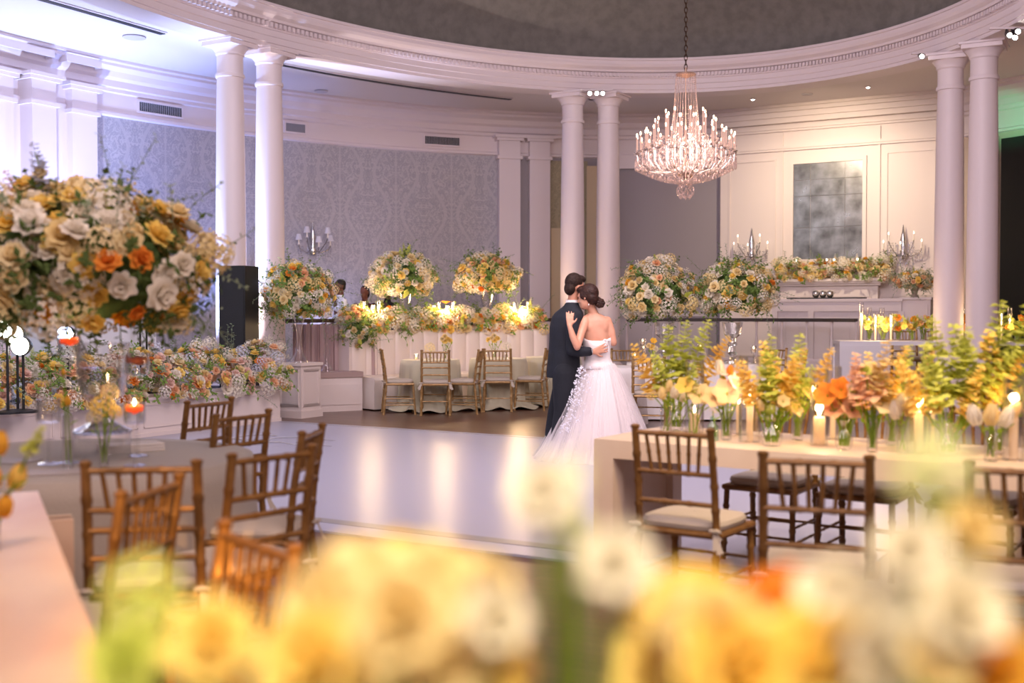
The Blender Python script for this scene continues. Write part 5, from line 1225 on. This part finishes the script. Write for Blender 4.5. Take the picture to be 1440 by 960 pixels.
# glass arms and candles in tiers
ag = glassy('chandelier_glass', (1, .96, .94, 1), dens=.35, rough=.12)
tiers = [(22, .97, 228, 194), (16, .80, 222, 186), (14, .60, 214, 172), (8, .40, 205, 160)]
RM = dr(70)
for ti, (n_, rf, pyc, pyt) in enumerate(tiers):
    for i in range(n_):
        a = 2*pi*(i+.37*ti)/n_; rr = RM*rf; d = V((cos(a), sin(a), 0)); zc_ = dz(pyc-10); zt_ = dz(pyt)
        am = MB().tube([d*.06+V((0, 0, dz(235))), d*rr*.4+V((0, 0, dz(246))), d*rr*.8+V((0, 0, dz(242))), d*rr*.98+V((0, 0, dz(230))), d*rr+V((0, 0, zc_))], .010, 6).build('arm', ag, ch)
        MB().lathe([(.01, 0), (.045, .015), (.05, .03), (.045, .03), (.012, .012)], 8, c=tuple(d*rr+V((0, 0, zc_))), caps=False).build('drip_pan', ag, am, smooth=False)
        MB().lathe([(.011, .02), (.010, zt_-zc_)], 8, c=tuple(d*rr+V((0, 0, zc_)))).build('candle', emit('candle_tube_glow', (1, .56, .46, 1), .9), am)
        MB().ell(d*rr+V((0, 0, zt_+.022)), (.011, .011, .028), n=6, m=5).build('bulb', bulb, am)
rg = random.Random(9); CRY = crystal('crystal_drop', (1, .88, .85, 1), .45, .46)  # pink tint and translucency stand in for candlelight refracted by the drops
def drops(name, pts, s=.014):
    q = MB()
    for p_ in pts:
        n_ = len(q.v); x_, y_, z_ = p_; a = rg.uniform(0, 3)
        q.v += [(x_, y_, z_+s*1.4), (x_+s*cos(a)*.7, y_+s*sin(a)*.7, z_), (x_-s*sin(a)*.7, y_+s*cos(a)*.7, z_), (x_-s*cos(a)*.7, y_-s*sin(a)*.7, z_), (x_+s*sin(a)*.7, y_-s*cos(a)*.7, z_), (x_, y_, z_-s*1.4)]
        for i in range(4): q.f += [(n_, n_+1+i, n_+1+(i+1) % 4), (n_+5, n_+1+(i+1) % 4, n_+1+i)]
    o = q.build(name, CRY, ch, smooth=False); o['kind'] = 'stuff'; return o
pts = []
for i in range(26):                                      # crown strands
    a = 2*pi*i/26
    for k in range(32):
        f = k/31; r_ = .135+.075*f**1.4; pts.append((cos(a)*r_, sin(a)*r_, dz(108)+(dz(200)-dz(108))*f))
drops('crown_strands', pts, .0105)
pts = []
for i in range(1500):
    r_ = RM*sqrt(rg.uniform(.03, 1.0)); a = rg.uniform(0, 2*pi); f = r_/RM
    pts.append((cos(a)*r_, sin(a)*r_, dz(200)+rg.random()*(dz(252-16*f**4)-dz(200))))
drops('arm_drops', pts, .015)
pts = []
for i in range(44):                                      # swags along the rim
    a0 = 2*pi*i/44
    for k in range(8):
        f = k/7; a = a0+f*2*pi/44; pts.append((cos(a)*RM*1.0, sin(a)*RM*1.0, dz(226)-.10*sin(pi*f)))
    for k in range(14):
        f = k/13; r_ = RM*(1.0-.85*f); pts.append((cos(a0)*r_, sin(a0)*r_, dz(238)-(.13*sin(pi*f*.55))-.06*f))
drops('swag_chains', pts, .016)
pts = []
for i in range(240):
    a = rg.uniform(0, 2*pi); f = rg.random(); r_ = .035+.085*sin(pi*min(1, f*.8+.1)); pts.append((cos(a)*r_, sin(a)*r_, dz(258)+(dz(280)-dz(258))*f))
drops('bottom_ball', pts, .014)
point('chandelier_light', (xc, YC, cz(190)), (1, .66, .56), 26, .3)
point('chandelier_light', (xc, YC-.35, cz(222)), (1, .66, .55), 14, .15)
# ================================================================== PEOPLE
def body(name, caps, ells, m, parent, voxel=.011, smooth=6, loc=None):
    q = MB()
    for pth, rs in caps:
        q.tube(pth, rs, 16)
        for p_, r_ in ((pth[0], rs[0]), (pth[-1], rs[-1])): q.ell(p_, (r_*.99,)*3, n=12, m=8)
    for e in ells:
        c_, r_ = e[0], e[1]; rot = e[2] if len(e) > 2 else None; q.ell(c_, r_, rot, n=18, m=12)
    o = q.build(name, m, parent, loc=loc, angle=False)
    rm = o.modifiers.new('r', 'REMESH'); rm.mode = 'VOXEL'; rm.voxel_size = voxel; rm.use_smooth_shade = True
    sm = o.modifiers.new('s', 'SMOOTH'); sm.iterations = smooth; sm.factor = .5
    return o
def RZ(deg): return Matrix.Rotation(R(deg), 3, 'Z')
def RX(deg): return Matrix.Rotation(R(deg), 3, 'X')
def RY(deg): return Matrix.Rotation(R(deg), 3, 'Y')
def head_parts(c, yaw, tilt=0, s=1.0, roll=0):
    """ellipsoids of a head; face looks along +x rotated by yaw, chin dips by tilt"""
    M = RZ(yaw) @ RX(roll) @ RY(tilt); c = V(c)
    f = lambda x, y, z: c + M @ V((x*s, y*s, z*s))
    e = [(f(-.01, 0, .03), (.098*s, .076*s, .098*s), M), (f(.028, 0, -.03), (.062*s, .060*s, .085*s), M), (f(.045, 0, -.085), (.042*s, .040*s, .030*s), M), (f(.055, 0, .03), (.035*s, .055*s, .045*s), M),
         (f(.100, 0, -.022), (.018*s, .013*s, .015*s), M @ RY(-20)), (f(.094, 0, -.002), (.012*s, .009*s, .028*s), M @ RY(-18)), (f(.086, 0, -.060), (.010*s, .024*s, .006*s), M), (f(.085, 0, -.070), (.010*s, .020*s, .006*s), M),
         (f(-.005, .076, -.01), (.016*s, .008*s, .028*s), M), (f(-.005, -.076, -.01), (.016*s, .008*s, .028*s), M), (f(.085, .028, .026), (.012*s, .018*s, .006*s), M), (f(.085, -.028, .026), (.012*s, .018*s, .006*s), M)]
    return e, f, M
def eyes(f, M, parent, s=1.0):
    for sy in (-1, 1):
        MB().ell(f(.086, sy*.030, .006), (.008*s, .013*s, .006*s), M, n=10, m=6).build('eye', mat('closed_lid', '#5b4034', .6), parent)
def hand(caps, wrist, dirv, nrm, s=1.0, curl=.5, thumb=1, spread=.16):
    """palm, four unequal bent fingers and a thumb; nrm points out of the back of the hand"""
    d = V(dirv).normalized(); n_ = V(nrm); n_ = (n_-d*n_.dot(d)).normalized(); sd = d.cross(n_)
    w_ = V(wrist)
    for k in (-1, 0, 1): caps.append(([w_+sd*(k*.012*s), w_+d*.075*s+sd*(k*.026*s)], [.017*s, .0145*s]))
    for i, (off, l) in enumerate(((-.033, .062), (-.011, .072), (.011, .068), (.032, .054))):
        b0 = w_+d*.082*s+sd*off*s; dd = (d+sd*off/.03*spread).normalized()
        p1 = b0+dd*l*.45*s; d2 = (dd-n_*curl).normalized(); p2 = p1+d2*l*.33*s; d3 = (d2-n_*curl).normalized(); p3 = p2+d3*l*.27*s
        caps.append(([b0, p1, p2, p3], [.0092*s, .0086*s, .0080*s, .0066*s]))
    b0 = w_+d*.025*s-sd*thumb*.030*s; t1 = b0+(d*.6-sd*thumb*.8).normalized()*.034*s; t2 = t1+(d*.85-sd*thumb*.4-n_*.2).normalized()*.034*s
    caps.append(([b0, t1, t2], [.013*s, .0105*s, .0085*s]))
def hairmesh(name, ells, m, parent, amp=.004, seed=1):
    o = body(name, [], ells, m, parent, .006, 2); return o
skinF = mat('skin_bride', '#d9a285', .5, var=(9, '#cf9377')); skinG = mat('skin_groom', '#c48c70', .5); skinD = mat('skin_dark', '#5f3d2e', .5)
hairB = mat('hair_brown', '#2c1a15', .5, spec=.25, bump=(60, .8), var=(30, '#402820')); hairG = mat('hair_groom', '#261a16', .6, spec=.2, bump=(70, .8), var=(30, '#36261e'))
suit = mat('navy_suit', '#151a26', .8, bump=(60, .25), var=(8, '#10141d'))
suitp = mat('navy_trousers', '#131720', .85, bump=(50, .25))
YP = 11.3; k_ = F/YP
def Q(cx, cy, dy=0.0): px = 740+cx*.28125; py = 370+cy*.28125; return V(((px-720)/k_, YP+dy, EYE-(py-440)/k_))
# groom: faces right and a little away, towards the bride
gx = .50
G = thing('person', 'man in a dark navy suit seen from behind, holding the bride on the dance floor', 'person', (gx, YP, .0))
def g(p_): return V(p_)-V((gx, YP, 0))
hd, f, M = head_parts(Q(243, 120, .02), 35, 14, 1.02, 0)
hd = [(g(e[0]), e[1], e[2]) for e in hd]
neck = [g(Q(226, 235, .02)), g(Q(234, 190, .02)), g(Q(240, 150, .02))]
lsh = g(Q(190, 268, .17)); rsh = g(Q(232, 272, -.12))            # far and near shoulders
caps = [(neck, [.058, .055, .056]), ([g(Q(210, 270, .02)), g(Q(205, 360, .02)), g(Q(195, 500, .02))], [.07, .08, .08])]
el = g(Q(222, 432, -.215)); wr = g(Q(322, 440, -.205))
caps += [([rsh, el, wr], [.042, .034, .027]), ([lsh, g(Q(262, 380, .25)), g(Q(330, 330, .14))], [.04, .034, .027])]
hand(caps, wr+V((.012, 0, .0)), (1, .10, .32), (0, -1, .1), 1.0, .12, -1)
for sx, dy in ((.0, -.10), (-.03, .10)):
    caps.append(([g(Q(185, 520, dy)), g(Q(185+sx*100, 730, dy)), g(Q(160, 930, dy))], [.07, .055, .045]))
body('body', caps, hd, skinG, G, .008, 3)
hc = lambda x, y, z: g(f(x, y, z))
hairmesh('hair', [(hc(-.022, 0, .046), (.099, .083, .095), M), (hc(.03, 0, .088), (.075, .066, .045), M @ RY(-12)), (hc(-.055, 0, -.02), (.056, .066, .075), M), (hc(.055, .01, .108), (.05, .045, .028), M)], hairG, G)
def loftbody(name, sects, caps, ells, m, parent, voxel, smooth, yaw=35):
    """torso as one closed loft through oval sections, joined with the sleeves"""
    q = MB(); rows = []
    for c_, a, b2 in sects:
        rows.append([c_ + RZ(yaw) @ V((cos(t)*a*(1-.06*cos(t)), sin(t)*b2, 0)) for t in [2*pi*i/36 for i in range(36)]])
    q.grid(rows, cv=True, flip=True); q.cap(rows[0]); q.cap(rows[-1], True)
    for pth, rs in caps:
        q.tube(pth, rs, 16)
        for p_, r_ in ((pth[0], rs[0]), (pth[-1], rs[-1])): q.ell(p_, (r_*.99,)*3, n=12, m=8)
    for e in ells: q.ell(e[0], e[1], e[2] if len(e) > 2 else None, n=18, m=12)
    o = q.build(name, m, parent, angle=False)
    rm = o.modifiers.new('r', 'REMESH'); rm.mode = 'VOXEL'; rm.voxel_size = voxel; rm.use_smooth_shade = True
    sm = o.modifiers.new('s', 'SMOOTH'); sm.iterations = smooth; sm.factor = .5
    return o
sec = [(g(Q(cx, cy, .015)), a, b2) for cx, cy, a, b2 in ((231, 194, .062, .064), (228, 212, .074, .082), (222, 230, .092, .135), (216, 246, .108, .182), (208, 270, .122, .205), (200, 320, .134, .205), (196, 380, .136, .190), (192, 430, .136, .180), (190, 480, .144, .185), (189, 530, .152, .195), (190, 572, .156, .198))]
jc = [([rsh, g(Q(226, 350, -.19)), el], [.070, .064, .056]), ([el, g(Q(268, 438, -.225)), wr+V((-.03, 0, .004))], [.056, .053, .047]),
       ([lsh, g(Q(240, 340, .24)), g(Q(280, 390, .22))], [.07, .060, .055])]
loftbody('suit_jacket', sec, jc, [], suit, G, .010, 4)
q = MB(); rows = []                                          # collar
for i in range(24):
    a = 2*pi*i/24; c_ = g(Q(232, 188, .02)); rows.append([c_+V((cos(a)*.070-.002, sin(a)*.068, -.03)), c_+V((cos(a)*.064, sin(a)*.062, .008)), c_+V((cos(a)*.060, sin(a)*.058, .008))])
q.grid(rows, cu=True); q.build('shirt_collar', mat('shirt_white', '#e9e4e2', .7), G)
q = MB(); q.tube([wr+V((-.03, 0, .004)), wr+V((.0, .002, .010))], [.036, .034], 14, False); q.build('shirt_cuff', mat('shirt_white', '#e9e4e2', .7), G)
tc = []
for dy, dx in ((-.10, 0), (.11, -.05)):
    tc.append(([g(Q(192, 545, dy*.9)), g(Q(186, 640, dy)), g(Q(182, 740, dy)+V((dx, 0, 0))), g(Q(160, 850, dy)+V((dx, 0, 0))), g(V((Q(152, 900, dy).x+dx, YP+dy, .06)))], [.120, .108, .092, .078, .070]))
body('trousers', tc, [(g(Q(190, 540, 0)), (.14, .18, .12))], suitp, G, .011, 5)
for dy, dx in ((-.10, 0), (.11, -.05)):
    x_ = Q(152, 900, dy).x+dx-gx; body('shoe', [([V((x_-.05, dy, .045)), V((x_+.05, dy, .05)), V((x_+.17, dy+.01, .035))], [.042, .045, .032])], [], mat('shoe_black', '#0d0d10', .2), G, .008, 2)
# ---------------- bride: back to us, leaning left onto the groom
bx = .84
B = thing('person', 'bride in a strapless white gown with brown hair in a bun, back to the camera', 'person', (bx, YP-.05, .0))
YB = -.06
def b(p_): return V(p_)-V((bx, YP-.05, 0))
hd, f, M = head_parts(Q(302, 172, YB-.04), 150, 12, .98, 8)
hd = [(b(e[0]), e[1], e[2]) for e in hd]
nk = [b(Q(340, 272, YB)), b(Q(328, 235, YB-.01)), b(Q(312, 200, YB-.03))]
lS = b(Q(293, 284, YB-.03)); rS = b(Q(402, 288, YB+.01)); lE = b(Q(246, 415, YB-.25)); lW = b(Q(209, 312, YB-.25)); rE = b(Q(434, 398, YB-.01)); rW = b(Q(396, 345, YB+.24))
caps = [(nk, [.053, .044, .046]),
        ([lS, (lS+lE)/2+V((-.004, -.012, 0)), lE], [.047, .041, .034]), ([lE, (lE+lW)/2+V((-.006, -.004, 0)), lW], [.034, .034, .023]),
        ([rS, (rS+rE)/2+V((.008, -.006, 0)), rE], [.047, .041, .034]), ([rE, rW], [.034, .024])]
hand(caps, lW+V((0, 0, .004)), (.04, .20, 1), (-.2, -1, .15), .95, .30, -1, .12)
hand(caps, rW, (-.6, .6, .2), (.5, .3, .8), .92, .3, 1)
sec = [(b(Q(cx, cy, YB)), a, b2) for cx, cy, a, b2 in ((338, 252, .062, .050), (341, 268, .118, .060), (346, 284, .150, .074), (348, 305, .152, .084), (349, 340, .138, .090), (351, 380, .128, .092), (354, 430, .112, .088), (357, 475, .108, .088), (360, 520, .135, .105), (361, 560, .150, .115))]
el_ = [(b(Q(318, 322, YB-.055)), (.045, .030, .06), RY(8)), (b(Q(381, 324, YB-.050)), (.045, .030, .06), RY(-8))]
for sx in (-1, 1): caps.append(([b(V((bx+sx*.09, YP, .85))), b(V((bx+sx*.09, YP, .45))), b(V((bx+sx*.09, YP, .05)))], [.09, .06, .045]))
loftbody('body', sec, caps, hd+el_, skinF, B, .0075, 5, yaw=0)
hc = lambda x, y, z: b(f(x, y, z))
hairmesh('hair', [(hc(-.025, 0, .040), (.100, .088, .098), M), (hc(-.055, 0, -.02), (.060, .074, .065), M), (hc(.03, 0, .082), (.070, .072, .045), M @ RY(-10)), (hc(.0, .066, .018), (.05, .022, .05), M), (hc(-.01, -.066, .015), (.05, .022, .05), M)], hairB, B)
bc_ = b(Q(364, 200, YB-.05)); be = [(bc_, (.050, .046, .050)), (b(Q(348, 186, YB-.04)), (.05, .045, .04))]
for i in range(7):
    a = 2*pi*i/7; be.append((bc_+V((cos(a)*.028, -.014, sin(a)*.028)), (.026, .032, .017), RY(-math.degrees(a))))
o_ = hairmesh('bun', be, hairB, B); o_['label'] = 'twisted low bun'
MB().ell(b(Q(306, 208, YB-.13)), (.006, .006, .010)).build('earring', mat('pearl', '#f3ece4', .2), B)
gown = mat('gown_satin', '#f1e7e4', .5, sheen=.3); tul = tulle('tulle', '#f4eeee', .45); tul2 = tulle('veil_tulle', '#dfe3f4', .05)
q = MB(); rows = []
for k, (cy, cx, a, c2) in enumerate(((374, 351, .138, .100), (388, 351, .140, .104), (412, 352, .130, .100), (442, 354, .120, .096), (472, 357, .116, .095), (502, 360, .137, .118), (525, 361, .160, .140))):
    c_ = b(Q(cx, cy, YB)); rows.append([c_+V((cos(t)*a, sin(t)*c2, (.012*cos(2*t+.3)-(.022*max(0, -sin(t))**2) if k == 0 else 0))) for t in [2*pi*i/48 for i in range(48)]])
q.grid(rows, cv=True); bo_ = q.build('bodice', gown, B, angle=False); sf = bo_.modifiers.new('s', 'SOLIDIFY'); sf.thickness = .006
q = MB()
for s in (-1, 1):                                            # small bow at the back
    c_ = b(Q(398, 385, YB-.09)); q.ell(c_+V((s*.020, 0, .004)), (.020, .010, .012), n=8, m=5); q.tube([c_, c_+V((s*.012, -.008, -.06)), c_+V((s*.016, -.006, -.11))], .004, 4)
q.build('back_bow', gown, B)
def skirt(name, m, scale, amp, nf, seed, zbot, drop=0):
    rg = random.Random(seed); ph = [rg.uniform(0, 6.28) for _ in range(6)]; rows = []; n = 200
    zt_ = b(Q(0, 500, 0)).z; prof = ((0, .122, 0), (.03, .142, 0), (.10, .180, 0), (.2, .225, 0), (.32, .275, .0), (.45, .325, .01), (.6, .38, .02), (.75, .43, .03), (.88, .475, .05), (.95, .51, .06), (1.0, .54, .07))
    for f_, r_, sh in prof:
        row = []; z_ = zt_+(zbot-zt_)*f_
        for i in range(n):
            t = 2*pi*i/n; wv = .45*sin(nf*t+ph[0]+1.1*f_)+.3*sin((nf*2-3)*t+ph[1]-.8*f_)+.4*sin((nf//2+1)*t+ph[2])+.12*sin(41*t+ph[3])
            rr = r_*scale*(1+.14*max(0, cos(t-pi*1.05))*f_+.10*max(0, cos(t+.3))*f_)+amp*wv*f_**.7
            row.append((.045-.03*f_+rr*cos(t), YB+.05+rr*sin(t)*.92, z_+.006*wv))
        rows.append(row)
    return MB().grid(rows, cv=True).build(name, m, B, angle=False)
skirt('skirt', gown, .93, .020, 11, 3, .012); skirt('tulle_layer', tul, 1.0, .034, 13, 5, .010); skirt('tulle_layer', tulle('tulle_light', '#f4eeee', .2), 1.05, .046, 17, 9, .008)
# sheer lace edged panel falling over the leg of the groom
edge = ((478, 266), (520, 250), (560, 238), (620, 222), (680, 200), (740, 180), (800, 162), (860, 148), (910, 138), (958, 130))
rows = []
for k, (cy, cx) in enumerate(edge):
    row = []; f_ = k/(len(edge)-1)
    for j in range(20):
        g_ = j/19; p_ = Q(cx+g_*(60+120*f_), cy, -.30-.10*f_-.02*sin(g_*9+f_*2)*f_); p_.z = max(p_.z, .012); row.append(b(p_))
    rows.append(row)
vl = MB().grid(rows).build('lace_panel', tul2, B, angle=False); vl['label'] = 'sheer lace edged side panel'
q = MB(); rg = random.Random(3)
for i in range(260):
    f_ = rg.uniform(.08, .72); g_ = abs(rg.gauss(0, .42)); k = f_*(len(edge)-1); j = min(19, g_*19); base_ = V(rows[int(k)][int(j)]).lerp(V(rows[min(int(k)+1, len(edge)-1)][int(j)]), k % 1); s_ = rg.uniform(.005, .012); a0 = rg.uniform(0, 6)
    for m_ in range(5):
        a = a0+m_*2*pi/5; q.leaf(base_+V((0, -.006, 0)), V((cos(a), 0, sin(a))), (0, -1, 0), s_, s_*.3)
q.build('lace_motifs', mat('lace', '#e6e6f0', .7), B, smooth=False)['kind'] = 'stuff'
# ---------------- staff behind the booth
def waiter(px, py_top, Y, label, skin, shirt, yaw, z0=.25, vest=None, female=False):
    x = X(px, Y); ht = EYE+(440-py_top)/F*Y-z0; s = ht/1.78
    o = thing('person', label, 'person', (x, Y, z0), R(yaw))
    hd, f, M = head_parts(V((.01, 0, 1.655*s)), 0, 6, s)
    caps = [([V((0, 0, 1.42*s)), V((0, 0, 1.60*s))], [.058*s, .055*s]), ([V((0, 0, 1.0*s)), V((0, 0, 1.36*s))], [.11*s, .12*s])]
    wr_ = []
    for sy in (-1, 1):
        sh = V((0, sy*.19*s, 1.40*s)); e_ = V((-.02, sy*.25*s, 1.12*s)); w_ = V((.20*s, sy*.20*s, 1.02*s)); wr_.append((sh, e_, w_)); caps.append(([sh, e_, w_], [.045*s, .036*s, .026*s])); hand(caps, w_, (1, -sy*.2, -.1), (0, 0, 1), s, .3, sy)
        caps.append(([V((0, sy*.09*s, .95*s)), V((.01, sy*.1*s, .5*s)), V((-.01, sy*.1*s, .06*s))], [.085*s, .055*s, .04*s]))
    body('body', caps, hd, skin, o, .009, 3); eyes(f, M, o, s)
    hairmesh('hair', [(f(-.02, 0, .05), (.094*s, .078*s, .085*s), M), (f(-.05, 0, .0), (.052*s, .068*s, .07*s), M)]+([(f(-.09, 0, -.02), (.05*s, .06*s, .10*s), M)] if female else []), mat('hair_black', '#15110f', .7), o)
    jc = [([sh, e_, w_-V((.02, 0, 0))], [.064*s, .052*s, .036*s]) for sh, e_, w_ in wr_]
    je = [(V((0, 0, z*s)), (a*s, c_*s, .09*s)) for z, a, c_ in ((1.38, .10, .19), (1.28, .125, .19), (1.15, .12, .17), (1.02, .12, .165))]
    body('shirt', jc+[([V((0, 0, 1.44*s)), V((0, 0, 1.50*s))], [.07*s, .062*s])], je, shirt, o, .012, 5)
    body('trousers', [([V((0, sy*.09*s, .95*s)), V((.01, sy*.1*s, .5*s)), V((-.01, sy*.1*s, .08*s))], [.105*s, .075*s, .062*s]) for sy in (-1, 1)], [(V((0, 0, .97*s)), (.12*s, .16*s, .09*s))], mat('black_trousers', '#101013', .8), o, .014, 4)
    for sy in (-1, 1): body('shoe', [([V((-.05, sy*.1*s, .04)), V((.14, sy*.1*s, .035))], [.04, .03])], [], mat('shoe_black', '#0d0d10', .2), o, .01, 2)
waiter(479, 393, 19.4, 'waiter in a white shirt standing behind the left end of the booth', skinD, mat('waiter_shirt', '#dfe3ec', .7), 205)
waiter(513, 402, 20.2, 'person in dark red clothing behind the left booth bouquet', mat('skin_brown', '#7d4c3c', .5), mat('dark_red_top', '#4a1f22', .8), 250, female=True)
waiter(545, 400, 19.9, 'person in black half hidden under the left booth bouquet', skinD, mat('black_top', '#141316', .8), 240)
# the prototypes of the chairs were all placed; nothing else is left unlabelled
